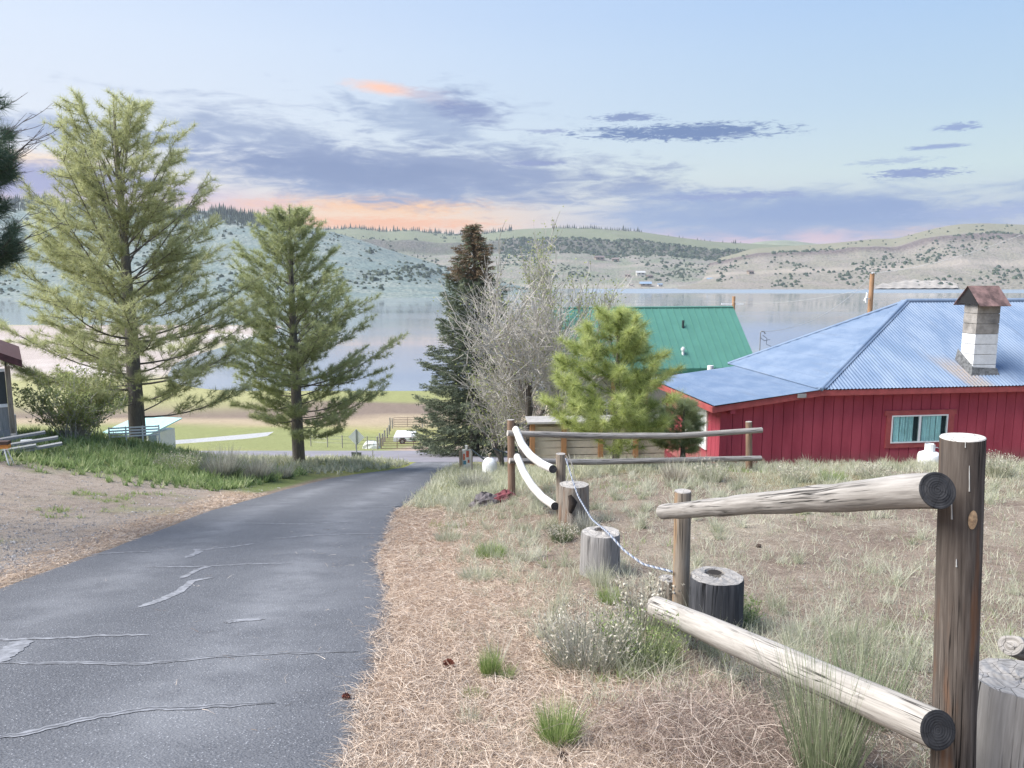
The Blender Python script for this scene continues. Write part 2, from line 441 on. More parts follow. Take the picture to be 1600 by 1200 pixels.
# ground sheet
def graded(a, b, s0, s1, c0, grow):
    out = [c0]; s = s0
    while out[-1] < b: out.append(out[-1] + s); s = min(s * grow, s1)
    lo = [c0]; s = s0
    while lo[-1] > a: lo.append(lo[-1] - s); s = min(s * grow, s1)
    return np.array(sorted(set(lo[1:] + out)))
gx = graded(-900, 900, .17, 36, -1.0, 1.026)
gy = graded(-30, 620, .15, 16, 5.0, 1.018)
X, Y = np.meshgrid(gx, gy)
Z = height(X, Y)
inroad = ((X < road_r(Y) - .06) & (X > road_l(Y) + .06) & (Y < 39.5)) | ((Y > 39.9) & (Y < 63) & (X < 60))
Z = Z - np.where(inroad, 0.07, 0.0)
ny, nx = X.shape
def lerp(a, b, t): return a * (1 - t[..., None]) + np.asarray(b) * t[..., None]
nz1 = vnoise(X * .9, Y * .9, 21); nz2 = vnoise(X * 3.1, Y * 3.1, 22); nz3 = vnoise(X * .12, Y * .12, 23); nz4 = vnoise(X * .03, Y * .05, 24)
C = np.zeros(X.shape + (3,)) + np.array([.27, .22, .18])
yardm = sstep(X, .5, 2.5)
C = lerp(C, (.36, .32, .26), yardm * sstep(nz1 + .5 * nz2, -.1, .7) * .8)
C = lerp(C, (.20, .155, .13), yardm * sstep(nz1 * .5 - nz2 * .7 + .3 * nz3, .0, .7) * .75)
C = lerp(C, (.27, .25, .13), yardm * sstep(Y + 1.5 * nz1, 11.5, 14) * sstep(nz1 - nz2 * .4, -.8, .4) * .7)
# needle litter beside the road
dr = X - road_r(Y)
C = lerp(C, (.36, .26, .19), sstep(-dr, -2.2, -.9) * sstep(dr, -.4, 0.1) * (1 - sstep(Y, 12, 17)))
C = lerp(C, (.30, .30, .13), sstep(dr, -.1, .4) * (1 - sstep(dr, 5, 9)) * sstep(Y, 14, 19) * (Y < 40))
# gravel lot on the left
dl = road_l(Y) - X
lot = sstep(dl, 0, .3) * (Y < 30)
C = lerp(C, (.37, .32, .275), lot)
C = lerp(C, (.27, .23, .20), lot * sstep(nz1 + nz2 * .6, -.3, .8) * .85)
C = lerp(C, (.24, .26, .13), lot * sstep(nz1 * .6 + nz2 * .8 + .5 * nz3, .1, .7) * .6)
C = lerp(C, (.46, .34, .24), sstep(dl, -.2, .1) * (1 - sstep(dl + .35 * nz1, .25, 1.0)) * (Y < 19) * .85)
C = lerp(C, (.16, .20, .075), lot * sstep(Y + 1.1 * nz1 - .08 * np.abs(X + 14), 17.0, 18.8))
C = lerp(C, (.16, .21, .08), lot * sstep(-X, 8.5, 11) * sstep(nz1 + .7 * nz2, .1, .6) * (Y > 9) * .75)
# slope below the bank, island, meadow
C = lerp(C, (.30, .31, .13), sstep(Y, 25, 28) * (X < -5))
C = lerp(C, (.33, .36, .12), (Y > 28) * (Y < 40) * sstep(-X, 2.0, 3.0))
C = lerp(C, (.29, .32, .14), sstep(Y, 62, 64))
C = lerp(C, (.42, .41, .16), sstep(Y, 62, 64) * sstep(nz3, -.2, .6) * .6)
pad = sstep(X, -11.5, -9) * (1 - sstep(X, -3.5, -1.5)) * (1 - sstep(Y + 2 * nz3, 71, 76)) * (Y > 62)
C = lerp(C, (.46, .37, .31), pad)
C = lerp(C, (.46, .38, .27), sstep(Y + 8 * nz3, 100, 116))
C = lerp(C, (.25, .20, .165), sstep(Y + 8 * nz3, 118, 128))
C = lerp(C, (.32, .34, .15), sstep(Y + 5 * nz3 + .04 * X, 158, 166))
mud = sstep(-X, 60, 110) * sstep(Y, 200, 225)
C = lerp(C, (.40, .40, .20), sstep(-X, 35, 60) * sstep(Y, 120, 170))
C = lerp(C, (.50, .44, .41), mud)
C = lerp(C, (.66, .62, .60), mud * sstep(nz4 + .4 * nz3, .0, .6))
C = lerp(C, (.40, .40, .22), mud * sstep(np.sin(Y * .045 + nz4 * 2), .5, .9) * .6)
C = C * (1 + .07 * nz2[..., None])
me = bpy.data.meshes.new('ground')
Vg = np.stack([X, Y, Z], -1).reshape(-1, 3).astype(np.float32)
i = np.arange(ny - 1)[:, None] * nx; j = np.arange(nx - 1)[None]
Qg = np.stack([i + j, i + j + 1, i + nx + j + 1, i + nx + j], -1).reshape(-1, 4).astype(np.int32)
me.vertices.add(len(Vg)); me.vertices.foreach_set('co', Vg.ravel())
me.loops.add(len(Qg) * 4); me.polygons.add(len(Qg))
me.loops.foreach_set('vertex_index', Qg.ravel()); me.polygons.foreach_set('loop_start', (np.arange(len(Qg)) * 4).astype(np.int32))
me.update(calc_edges=True); me.polygons.foreach_set('use_smooth', np.ones(len(Qg), bool))
ca = me.attributes.new('soil', 'FLOAT_COLOR', 'POINT')
ca.data.foreach_set('color', np.concatenate([np.clip(C.reshape(-1, 3), 0, 1), np.ones((len(Vg), 1))], 1).astype(np.float32).ravel())
m, N, b = new_mat('ground_soil')
co = N.n.new('ShaderNodeNewGeometry').outputs['Position']
c = N.attr('soil', 'Color')
f1 = N.noise(co, 9.0, 8, 0.7); f2 = N.noise(co, 55.0, 5, 0.7); f3 = N.noise(N.map(co, (1, 1, 1)), 0.9, 5, 0.6)
peb = N.voro(co, 38.0)
c = N.mix(N.range(f1, .35, .68, 0, .55), c, N.mix(1.0, c, (1.28, 1.24, 1.16), 'MULTIPLY'))
c = N.mix(N.range(f2, .42, .58, 0, .9), c, N.mix(1.0, c, (.50, .47, .46), 'MULTIPLY'))
f4 = N.noise(co, 3.2, 8, .75)
c = N.mix(N.range(f4, .48, .62, 0, .6), c, N.mix(1.0, c, (.62, .58, .55), 'MULTIPLY'))
c = N.mix(N.range(peb, .0, .22, .5, 0), c, N.mix(1.0, c, (1.45, 1.45, 1.5), 'MULTIPLY'))
c = N.mix(N.range(f3, .3, .7, 0, .4), c, N.mix(1.0, c, (.8, .78, .76), 'MULTIPLY'))
N.l.new(c, b.inputs['Base Color']); b.inputs['Roughness'].default_value = .95; b.inputs['Specular IOR Level'].default_value = .15
N.l.new(N.bump(N.math('ADD', f2, f1), .7, .02), b.inputs['Normal'])
me.materials.append(m)
ground = bpy.data.objects.new('ground', me); COL.objects.link(ground); tag(ground, kind='structure')

# roads
m, N, b = new_mat('asphalt')
co = N.n.new('ShaderNodeNewGeometry').outputs['Position']
px_ = N.sep(co)
wear = N.attr('tint')
fine = N.noise(co, 120.0, 4, .7); med = N.noise(co, 1.6, 7, .65); ag = N.voro(co, 62.0); agc = N.voro(co, 62.0, out='Color')
c = N.mix(N.range(fine, .35, .68), (.042, .045, .053), (.168, .173, .19))
c = N.mix(N.math('MULTIPLY', wear, N.range(med, .3, .68, .15, 1.0)), c, (.225, .23, .245))
c = N.mix(N.math('MULTIPLY', N.range(ag, .10, .30, 1, 0), N.range(N.sep(agc)[0], .66, .80)), c, (.50, .51, .54))
c = N.mix(N.range(N.noise(co, 26.0, 5, .6), .52, .72, 0, .35), c, (.17, .17, .18))
N.l.new(c, b.inputs['Base Color']); b.inputs['Roughness'].default_value = .72; b.inputs['Specular IOR Level'].default_value = .4
N.l.new(N.bump(N.math('SUBTRACT', fine, N.math('MULTIPLY', ag, .8)), .8, .006), b.inputs['Normal'])
M['asphalt'] = m
def road_sheet(name, ys, xl, xr, nlat, wearf, lift, mat):
    mb = MB(); S = np.linspace(0, 1, nlat)
    XX = xl[:, None] * (1 - S) + xr[:, None] * S; YY = np.broadcast_to(ys[:, None], XX.shape)
    edge = np.minimum(S, 1 - S)[None] * (xr - xl)[:, None]
    ZZ = height(XX, YY, False) + lift - .05 * np.exp(-edge / .05)
    # the yard and the lot start right at the edge: hold the sheet on the road plane
    ZZ = np.interp(YY, _by, _bz) + lift - .045 * (1 - np.clip(edge / .12, 0, 1))
    n1_, n2_ = XX.shape
    i = np.arange(n1_ - 1)[:, None] * n2_; j = np.arange(n2_ - 1)[None]
    Q = np.stack([i + j, i + j + 1, i + n2_ + j + 1, i + n2_ + j], -1).reshape(-1, 4)
    mb.add(np.stack([XX, YY, ZZ], -1).reshape(-1, 3), Q=Q, tint=np.clip(wearf(XX, YY), 0, 1).ravel())
    return mb.build(name, mat, smooth=True, kind='structure')
ys = np.arange(-6, 41.0, .07)
rag = .05 * vnoise(ys * 2.2, ys * 0, 31) + .035 * vnoise(ys * 9, ys * 0, 32)
rag2 = .05 * vnoise(ys * 2.2, ys * 0 + 4, 33)
def wearf(x, y):
    l, r = road_l(y), road_r(y); s = (x - l) / (r - l)
    w = .75 * np.exp(-((s - .27) / .10) ** 2) + .75 * np.exp(-((s - .74) / .12) ** 2)
    w = w * (.7 + .3 * vnoise(x * .8, y * .3, 35)) + .12 + .5 * sstep(y, 27, 36)
    return w
road_sheet('road', ys, road_l(ys) - rag2, road_r(ys) + rag, 60, wearf, 0.0, M['asphalt'])
m2 = flat('old_asphalt', (.21, .20, .225), .85, var=.18, scale=.6, bump=.3, bscale=30)
M['old_asphalt'] = m2
ys2 = np.arange(38.9, 63.6, .4)
yw = .5 * vnoise(ys2 * .7, ys2 * 0, 41)
road_sheet('cross_road', np.linspace(39.2, 62.8, 40), np.full(40, -46.0), np.full(40, 26.0), 120, lambda x, y: x * 0 + .4, .012, m2)
# sealed cracks
M['seal'] = flat('crack_sealer', (.215, .22, .238), .8, var=.35, scale=14, bump=.3)
M['crack'] = flat('open_crack', (.06, .063, .072), .9)
def on_road(u, v):
    d = ray(u, v); k = -1.6 / (d[2] + (14.3 / 70) * d[1]); return d * k
def seal(pts, w, crack=True):
    P = np.array([on_road(u, v) for u, v in pts]); t = np.linspace(0, 1, len(P)); tt = np.linspace(0, 1, 110)
    Q = np.stack([np.interp(tt, t, P[:, k]) for k in range(3)], 1)
    T = unit(np.gradient(Q, axis=0))
    for _ in range(12): T[1:-1] = unit(T[:-2] + T[1:-1] + T[2:])
    jit = min(1, .06 / w); Q[:, 0] += .014 * jit * vnoise(tt * 60, tt, 7); Q[:, 1] += .022 * jit * vnoise(tt * 50, tt, 8)
    S = unit(np.cross(T, [0, .2, .98]))
    ww = w * (1 + .28 * vnoise(tt * (90 if w < .07 else 25), tt * 0, len(pts))) * np.minimum(1, 8 * np.minimum(tt, 1 - tt) + .15)
    zz = lambda A, e: np.stack([A[:, 0], A[:, 1], np.interp(A[:, 1], _by, _bz) + e], 1)
    mb = MB(); a, b_ = zz(Q - S * ww[:, None] / 2, .004), zz(Q + S * ww[:, None] / 2, .004)
    n = len(Q); V = np.vstack([a, b_]); F = [(k, k + 1, n + k + 1, n + k) for k in range(n - 1)]
    o = mb.add(V, Q=F).build('crack_seal', M['seal'], kind='structure')
    if crack:
        mb = MB(); sh = S * (.15 * ww[:, None] * vnoise(tt * 40, tt, 9)[:, None])
        a, b_ = zz(Q + sh - S * .003, .007), zz(Q + sh + S * .003, .007)
        mb.add(np.vstack([a, b_]), Q=F).build('crack', M['crack'], parent=o)
for pts, w, ck in [([(-20, 1156), (60, 1142), (130, 1125), (210, 1110), (300, 1106), (430, 1098)], .062, True),
                   ([(-20, 1036), (100, 1036), (220, 1038), (300, 1030), (400, 1022), (560, 1018)], .055, True),
                   ([(-20, 1000), (80, 998), (150, 994), (235, 992)], .05, False),
                   ([(-15, 1038), (15, 1018), (38, 1000)], .16, False),
                   ([(215, 950), (250, 938), (280, 925), (300, 908), (335, 902)], .09, False),
                   ([(280, 905), (310, 890), (330, 884)], .07, False),
                   ([(225, 886), (300, 886), (380, 882), (460, 880)], .05, False),
                   ([(290, 872), (312, 862), (305, 858)], .10, False),
                   ([(310, 860), (360, 855), (400, 849)], .06, False),
                   ([(120, 868), (180, 864), (240, 862)], .05, False),
                   ([(420, 842), (500, 836), (615, 833)], .06, False),
                   ([(380, 817), (470, 819), (560, 815)], .06, False),
                   ([(560, 793), (600, 792), (625, 790)], .05, False),
                   ([(350, 973), (370, 970), (415, 967)], .09, False)]:
    seal(pts, w, ck)

# lake
m, N, b = new_mat('lake_water')
co = N.n.new('ShaderNodeNewGeometry').outputs['Position']
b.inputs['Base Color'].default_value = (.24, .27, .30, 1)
b.inputs['IOR'].default_value = 2.0
b.inputs['Specular IOR Level'].default_value = 1.0
w1 = N.noise(N.map(co, (.25, .9, 1)), 1.0, 4, .6)
w2 = N.noise(N.map(co, (.0015, .010, 1)), 1.0, 4, .6)
rip = N.range(w2, .42, .62)
nzf = N.math('MULTIPLY', N.noise(N.map(co, (.004, .02, 1)), 1.0, 3), 160.0)
farb = N.math('MULTIPLY', N.range(N.math('ADD', N.sep(co)[1], nzf), 1290, 1350), N.range(N.sep(co)[0], 40, 220))
b.inputs['Roughness'].default_value = .06
bm = N.n.new('ShaderNodeBump'); N.l.new(w1, bm.inputs['Height']); bm.inputs['Distance'].default_value = .12
N.l.new(N.math('ADD', N.math('ADD', N.math('MULTIPLY', rip, .16), .05), N.math('MULTIPLY', farb, .1)), bm.inputs['Strength'])
N.l.new(N.math('ADD', N.math('MULTIPLY', farb, .10), N.math('ADD', N.math('MULTIPLY', rip, .05), .05)), b.inputs['Roughness'])
# wind ripples near the far shore: the facets in sight lean toward this side of the lake
va = N.n.new('ShaderNodeVectorMath'); va.operation = 'ADD'; N.l.new(bm.outputs[0], va.inputs[0]); N.l.new(N.comb(0.0, N.math('MULTIPLY', farb, -.13), 0.0), va.inputs[1])
vn = N.n.new('ShaderNodeVectorMath'); vn.operation = 'NORMALIZE'; N.l.new(va.outputs[0], vn.inputs[0])
N.l.new(vn.outputs[0], b.inputs['Normal'])
M['water'] = m
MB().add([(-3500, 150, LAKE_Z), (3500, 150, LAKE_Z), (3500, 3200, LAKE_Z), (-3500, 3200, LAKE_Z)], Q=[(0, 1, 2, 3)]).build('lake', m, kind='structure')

# ------------------------------------------------------------------ far hills
def hill_mat(name, base, alt, dark, spec=0.1, cs=.02, bands=None):
    m, N, b = new_mat(name)
    co = N.n.new('ShaderNodeNewGeometry').outputs['Position']
    n1 = N.noise(co, cs, 6, .6); n2 = N.noise(co, cs * 9, 5, .7); v = N.voro(co, .13)
    c = N.mix(N.range(n1, .38, .62), base, alt)
    c = N.mix(N.range(n2, .50, .66, 0, .7), c, dark)
    c = N.mix(N.math('MULTIPLY', N.range(v, .16, .36, .85, 0), N.range(n1, .35, .6, .3, 1)), c, dark)
    if bands:
        t = N.attr('tint')
        for a0, a1, colr, k in bands:
            f = N.math('MULTIPLY', N.range(t, a0 - .03, a0 + .02), N.range(t, a1 - .02, a1 + .03, 1, 0))
            f = N.math('MULTIPLY', f, N.range(n2, .35, .6, k * .5, k))
            c = N.mix(f, c, colr)
    N.l.new(c, b.inputs['Base Color']); b.inputs['Roughness'].default_value = 1.0; b.inputs['Specular IOR Level'].default_value = 0
    N.l.new(N.bump(N.math('ADD', n2, v), .8, 2.0), b.inputs['Normal'])
    return m
HILLS = {}
def hill(name, skyline, y0, y1, mat, shape, gully, seed, nu=420, ns=70, curve=0.0):
    su, sv = zip(*skyline); us = np.linspace(su[0], su[-1], nu); vs = np.interp(us, su, sv)
    k = np.ones(9) / 9; vs = np.convolve(np.pad(vs, 4, 'edge'), k, 'valid')
    s = np.linspace(0, 1, ns)
    g = np.random.default_rng(seed)
    XX = np.zeros((ns, nu)); YY = np.zeros((ns, nu)); ZZ = np.zeros((ns, nu))
    for c_, (u, v) in enumerate(zip(us, vs)):
        top = at(u, v, y1); z1 = top[2]
        yy = y0 + (y1 - y0) * s
        prof = np.interp(s, *zip(*shape))
        YY[:, c_] = yy; XX[:, c_] = yy * top[0] / y1
        ZZ[:, c_] = LAKE_Z - 1.5 + (z1 - LAKE_Z + 1.5) * prof
    env = (np.sin(np.pi * np.clip(s, 0, 1)) ** .8)[:, None]
    sx_ = XX / 90; sy_ = YY / 160
    gl = 1 - np.abs(vnoise(sx_ * 1.2 + .5 * vnoise(sx_ * .6, sy_ * .6, seed + 2), sy_ * .35, seed)) - .6
    hgt = np.maximum(ZZ - LAKE_Z, 0)
    ZZ = ZZ + env * gully * (gl * np.minimum(1, hgt / 25) + .35 * vnoise(XX / 28, YY / 40, seed + 5) * np.minimum(1, hgt / 15))
    # keep each point under the skyline seen from the road
    back = 3
    for k_ in range(1, back + 1):
        YY = np.vstack([YY, YY[ns - 1:ns] + 120 * k_]); XX = np.vstack([XX, XX[ns - 1:ns] * (YY[-1:] / YY[ns - 1:ns])]); ZZ = np.vstack([ZZ, ZZ[ns - 1:ns] - 12 * k_])
    n1_, n2_ = XX.shape
    tt = np.concatenate([s, np.ones(back)])
    i = np.arange(n1_ - 1)[:, None] * n2_; j = np.arange(n2_ - 1)[None]
    Q = np.stack([i + j, i + j + 1, i + n2_ + j + 1, i + n2_ + j], -1).reshape(-1, 4)
    mb = MB().add(np.stack([XX, YY, ZZ], -1).reshape(-1, 3), Q=Q, tint=np.repeat(tt, n2_))
    o = mb.build(name, mat, smooth=True, kind='structure')
    HILLS[name] = (us, s, XX[:ns], YY[:ns], ZZ[:ns])
    return o
def hill_pt(name, u, sval):
    us, s, XX, YY, ZZ = HILLS[name]
    c_ = int(np.clip(np.searchsorted(us, u), 0, len(us) - 1)); r_ = sval * (len(s) - 1); r0 = int(min(r_, len(s) - 2)); f = r_ - r0
    return np.array([A[r0, c_] * (1 - f) + A[r0 + 1, c_] * f for A in (XX, YY, ZZ)])
sage = hill_mat('sage_hillside', (.17, .215, .205), (.24, .27, .245), (.06, .09, .095))
mesa = hill_mat('mesa_slope', (.25, .23, .205), (.20, .215, .16), (.08, .09, .075),
                bands=[(.60, 1.1, (.165, .185, .115), .95), (.50, .585, (.085, .085, .075), .9), (.02, .05, (.42, .38, .33), .5), (.30, .33, (.34, .29, .25), .5)])
rockm = hill_mat('right_hill_slope', (.27, .24, .21), (.24, .225, .18), (.10, .10, .085),
                 bands=[(.74, 1.1, (.21, .205, .14), .9), (.60, .70, (.12, .095, .095), 1.0), (.30, .36, (.38, .33, .28), .6)])
hill('far_hill', [(1080, 392), (1150, 385), (1190, 377), (1230, 375), (1260, 379), (1320, 386), (1400, 392)], 3300, 3900, flat('far_ridge', (.20, .22, .14), 1, var=.2, scale=.02), [(0, 0), (1, 1)], 10, 61, nu=120, ns=20)
hill('mesa_hill', [(350, 372), (430, 366), (500, 358), (560, 356), (600, 362), (640, 359), (680, 364), (740, 367), (790, 360), (830, 357), (880, 356), (930, 357), (1000, 362), (1060, 371), (1120, 378), (1200, 382), (1300, 386), (1420, 392)],
     1640, 2700, mesa, [(0, 0), (.05, .05), (.25, .26), (.5, .50), (.58, .70), (.75, .80), (1, 1)], 11, 62, nu=380, ns=80)
hill('right_hill', [(1060, 430), (1120, 402), (1180, 388), (1240, 384), (1300, 380), (1340, 376), (1370, 373), (1400, 373), (1440, 362), (1470, 355), (1500, 350), (1540, 349), (1600, 351), (1680, 356), (1800, 350), (1950, 345)],
     1560, 2250, rockm, [(0, 0), (.04, .05), (.3, .30), (.55, .56), (.62, .74), (.8, .83), (1, 1)], 10, 63, nu=360, ns=80)
hill('left_hill', [(-300, 330), (-150, 322), (0, 315), (60, 309), (120, 322), (250, 327), (350, 331), (420, 345), (500, 357), (560, 374), (620, 394), (700, 418), (780, 440), (850, 455), (900, 468)],
     960, 1650, sage, [(0, 0), (.04, .03), (.3, .22), (.6, .55), (.85, .88), (1, 1)], 12, 64, nu=400, ns=75)
# pale cut bank low on the right shore
us_ = np.linspace(1368, 1503, 50); ss_ = np.linspace(0.004, 1, 7); rows = []
hb = .13 * np.clip(np.sin(np.pi * np.linspace(0, 1, 50)) ** .45 * (.75 + .3 * vnoise(us_ * .15, us_ * 0, 3)) , 0, 1.2)
for f in ss_:
    rows += [hill_pt('right_hill', u, max(.012, f * h_ + .012)) + np.array([0, -4, 1.6 + .5 * math.sin(u * .37)]) for u, h_ in zip(us_, hb)]
mb = MB(); mb.add(np.array(rows), Q=[(r * 50 + k, r * 50 + k + 1, (r + 1) * 50 + k + 1, (r + 1) * 50 + k) for r in range(6) for k in range(49)])
mb.build('cut_bank', flat('pale_bank', (.33, .30, .265), 1, var=.2, scale=.08), smooth=True, kind='structure')

# far scrub and trees on the hills
M['juniper'] = leafy('juniper_foliage', [(0, (.035, .055, .035)), (1, (.075, .10, .06))], .1)
M['far_conifer'] = leafy('far_conifer_foliage', [(0, (.03, .05, .035)), (1, (.06, .085, .055))], .1)
def blob(g, r, h, nlat=2, nlon=6):
    V = []; 
    for a in range(nlat + 1):
        th = np.pi * (a / nlat) * .5
        for q in range(nlon):
            ph = 2 * np.pi * q / nlon; k = r * np.cos(th) * g.uniform(.7, 1.2)
            V.append((k * math.cos(ph), k * math.sin(ph), h * (math.sin(th)) * g.uniform(.85, 1.1) - .1 * h * (a == 0)))
    Q = [(a * nlon + q, a * nlon + (q + 1) % nlon, (a + 1) * nlon + (q + 1) % nlon, (a + 1) * nlon + q) for a in range(nlat) for q in range(nlon)]
    return np.array(V), Q
def cone(g, r, h, n=6):
    V = []; Q = []
    for a, (rr, zz) in enumerate([(r, .08 * h), (r * .72, .35 * h), (r * .42, .65 * h), (.02, h)]):
        for q in range(n):
            k = rr * g.uniform(.7, 1.25); ph = 6.283 * q / n
            V.append((k * math.cos(ph), k * math.sin(ph), zz))
    Q = [(a * n + q, a * n + (q + 1) % n, (a + 1) * n + (q + 1) % n, (a + 1) * n + q) for a in range(3) for q in range(n)]
    return np.array(V), Q
protoblobs = [blob(rng, 1, 1) for _ in range(8)]; protocones = [cone(rng, 1, 1) for _ in range(6)]
jun_big = []
mb = MB(); mc = MB()
def scatter(name, n, ulo, uhi, slo, shi, smin, smax, clump, conif=0.0, keep=None):
    for _ in range(n):
        u = rng.uniform(ulo, uhi); s_ = rng.uniform(slo, shi)
        if clump and vnoise(np.array(u * .035), np.array(s_ * 9), int(clump)) < rng.uniform(-.15, .7): continue
        p = hill_pt(name, u, s_); 
        if p[2] < LAKE_Z + 1: continue
        z = rng.uniform(smin, smax) * (.7 + .6 * rng.random() ** 3)
        if rng.random() < conif:
            V, Q = protocones[rng.integers(6)]; mc.add(V * [z * .32, z * .32, z * 1.7] + p, Q=Q, tint=rng.random())
        else:
            V, Q = protoblobs[rng.integers(8)]
            if z > .86 * smax and len(jun_big) < 160: jun_big.append((p, z)); continue
            mb.add(V * [z, z, z * .95] + p, Q=Q, tint=rng.random())
scatter('left_hill', 3900, -80, 880, .03, .95, 1.6, 4.2, 5)
scatter('left_hill', 900, 430, 800, .3, .98, 2.2, 5.5, 9)
scatter('left_hill', 1500, -80, 420, .78, 1.0, 5, 9.5, 0, 1.0)
scatter('mesa_hill', 2600, 780, 1330, .08, .5, 2.2, 5.5, 6)
scatter('mesa_hill', 1500, 780, 1250, .46, .60, 3, 7, 0)
scatter('mesa_hill', 700, 380, 800, .3, 1.0, 3, 7, 7, .3)
scatter('right_hill', 2500, 1120, 1700, .04, .74, 2.2, 6.0, 8)
scatter('right_hill', 50, 1250, 1700, .8, 1.0, 2.5, 5, 0)
scatter('mesa_hill', 110, 860, 1000, .97, 1.0, 5, 10, 0, 1.0)
scatter('mesa_hill', 14, 1040, 1160, .97, 1.0, 5, 9, 0, 1.0)
scatter('mesa_hill', 220, 480, 800, .95, 1.0, 6, 11, 0, 1.0)
scatter('left_hill', 260, 330, 440, .94, 1.0, 7, 12, 0, 1.0)
tag(mb.build('far_scrub', M['juniper']), 'dark juniper scrub speckling the hills across the lake', 'scrub', kind='stuff')
tag(mc.build('far_woods', M['far_conifer']), 'conifer woods along the crests of the far hills', 'woods', kind='stuff')
V, Q = protoblobs[0]
j0 = None
for p, z in jun_big:
    if j0 is None:
        j0 = MB().add(V, Q=Q).build('juniper', M['juniper']); o = j0
        tag(o, 'round dark juniper standing out on the hills across the lake', 'juniper', 'large junipers on the far hills')
    else:
        o = j0.copy(); COL.objects.link(o)
    o.location = p; o.scale = (z * 1.1, z * 1.1, z); o.rotation_euler = (0, 0, random.random() * 6)

# far houses
M['far_wall'] = flat('far_house_wall', (.30, .24, .19), .8); M['far_wall2'] = flat('far_house_pale_wall', (.55, .52, .48), .8)
M['far_roof'] = flat('far_house_roof', (.17, .13, .12), .7); M['far_roof2'] = flat('far_house_blue_roof', (.22, .30, .40), .6); M['far_roof3'] = flat('far_house_white_roof', (.45, .45, .44), .6)
M['glass_dark'] = flat('dark_window_glass', (.03, .04, .05), .15, spec=.8)
def far_house(u, v, Y, w, hgt, rz, wall, roof, label):
    hn = 'mesa_hill' if u < 1150 else 'right_hill'
    ss = np.linspace(.02, .7, 120); pts = np.array([hill_pt(hn, u, q) for q in ss]); k_ = pts[:, 1] * _cp - pts[:, 2] * _sp
    vv = 600 - FPX * (pts[:, 1] * _sp + pts[:, 2] * _cp) / k_; p = pts[int(np.argmin(abs(vv - v)))]; w *= 1.15; hgt *= 1.15
    t = thing('far_house', label, 'house', tuple(p), rz, 'houses across the lake')
    d = w * .6
    MB().box(-w / 2, w / 2, -d / 2, d / 2, -3, hgt).build('wall', wall, t)
    r = MB().prism([(-w * .56, -d * .62, hgt - .2), (-w * .56, 0, hgt + d * .32), (-w * .56, d * .62, hgt - .2)], (w * 1.12, 0, 0)).build('roof', roof, t)
    MB().box(-w * .3, -w * .12, -d / 2 - .08, -d / 2 - .01, hgt * .35, hgt * .8).build('window', M['glass_dark'], t)
    MB().box(w * .1, w * .32, -d / 2 - .08, -d / 2 - .01, hgt * .35, hgt * .8).build('window', M['glass_dark'], t)
for a in [(936, 406, 2050, 20, 6, .2, 'far_wall', 'far_roof', 'brown lodge high on the far slope above the other houses'),
          (962, 408, 2060, 15, 5, -.3, 'far_wall', 'far_roof', 'brown house right of the lodge high on the far slope'),
          (1000, 430, 1800, 17, 5, .1, 'far_wall2', 'far_roof3', 'pale house with a white roof halfway up the far slope'),
          (1016, 434, 1790, 12, 4, .5, 'far_wall', 'far_roof', 'brown house just below the white roofed house across the lake'),
          (982, 433, 1790, 10, 4, -.2, 'far_wall', 'far_roof', 'small brown cabin left of the white roofed house across the lake'),
          (1010, 447, 1690, 20, 4.5, 0, 'far_wall', 'far_roof2', 'long blue roofed building near the far shore'),
          (1032, 447, 1690, 9, 3.5, .3, 'far_wall2', 'far_roof2', 'small pale building beside the long blue roofed one'),
          (987, 448, 1680, 8, 3, -.2, 'far_wall2', 'far_roof', 'small white walled cabin close to the far shore'),
          (1112, 439, 1740, 13, 4, .1, 'far_wall', 'far_roof2', 'dark house with blue roof alone on the far slope'),
          (1172, 428, 1800, 12, 5, .4, 'far_wall', 'far_roof', 'dark gabled house standing above the far shore road')]:
    far_house(a[0], a[1], a[2], a[3], a[4], a[5], M[a[6]], M[a[7]], a[8])

# ------------------------------------------------------------------ red house
m, N, b = new_mat('red_siding_paint')
co = N.n.new('ShaderNodeNewGeometry').outputs['Position']
n = N.noise(N.map(co, (2.2, 2.2, .6)), 1, 6, .65); n3_ = N.noise(co, 26, 5, .7)
c = N.mix(N.range(n, .3, .7), (.31, .036, .062), (.42, .062, .095))
c = N.mix(N.range(n3_, .58, .74, 0, .5), c, (.46, .13, .15))
zz_ = N.math('ADD', N.sep(co)[2], N.math('MULTIPLY', n3_, .5))
c = N.mix(N.range(zz_, -4.7, -4.25, .55, 0), c, (.24, .13, .11))
N.l.new(c, b.inputs['Base Color']); b.inputs['Roughness'].default_value = .78
N.l.new(N.bump(n3_, .3, .01), b.inputs['Normal']); M['red'] = m
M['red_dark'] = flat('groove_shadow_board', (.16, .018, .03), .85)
M['red_trim'] = flat('faded_red_trim', (.36, .075, .075), .75, var=.15, scale=5)
M['white_vinyl'] = flat('white_window_vinyl', (.78, .79, .80), .45, var=.04)
M['galv'] = None
CHX = 4.54
m, N, b = new_mat('blue_grey_roof_metal')
co = N.n.new('ShaderNodeTexCoord').outputs['Object']
n = N.noise(N.map(co, (1.6, .7, .7)), 1, 7, .7); n2_ = N.noise(co, 30, 4, .7)
c = N.mix(N.range(n, .35, .65), (.145, .205, .305), (.21, .27, .365))
c = N.mix(N.range(n2_, .62, .72, 0, .5), c, (.40, .46, .54))
st_ = N.noise(N.map(co, (5.0, .5, .5)), 1, 5, .65)
c = N.mix(N.range(st_, .55, .75, 0, .45), c, (.16, .19, .24))
ro = N.sep(co)
rx_ = N.math('ADD', ro[0], N.math('MULTIPLY', ro[1], .35))
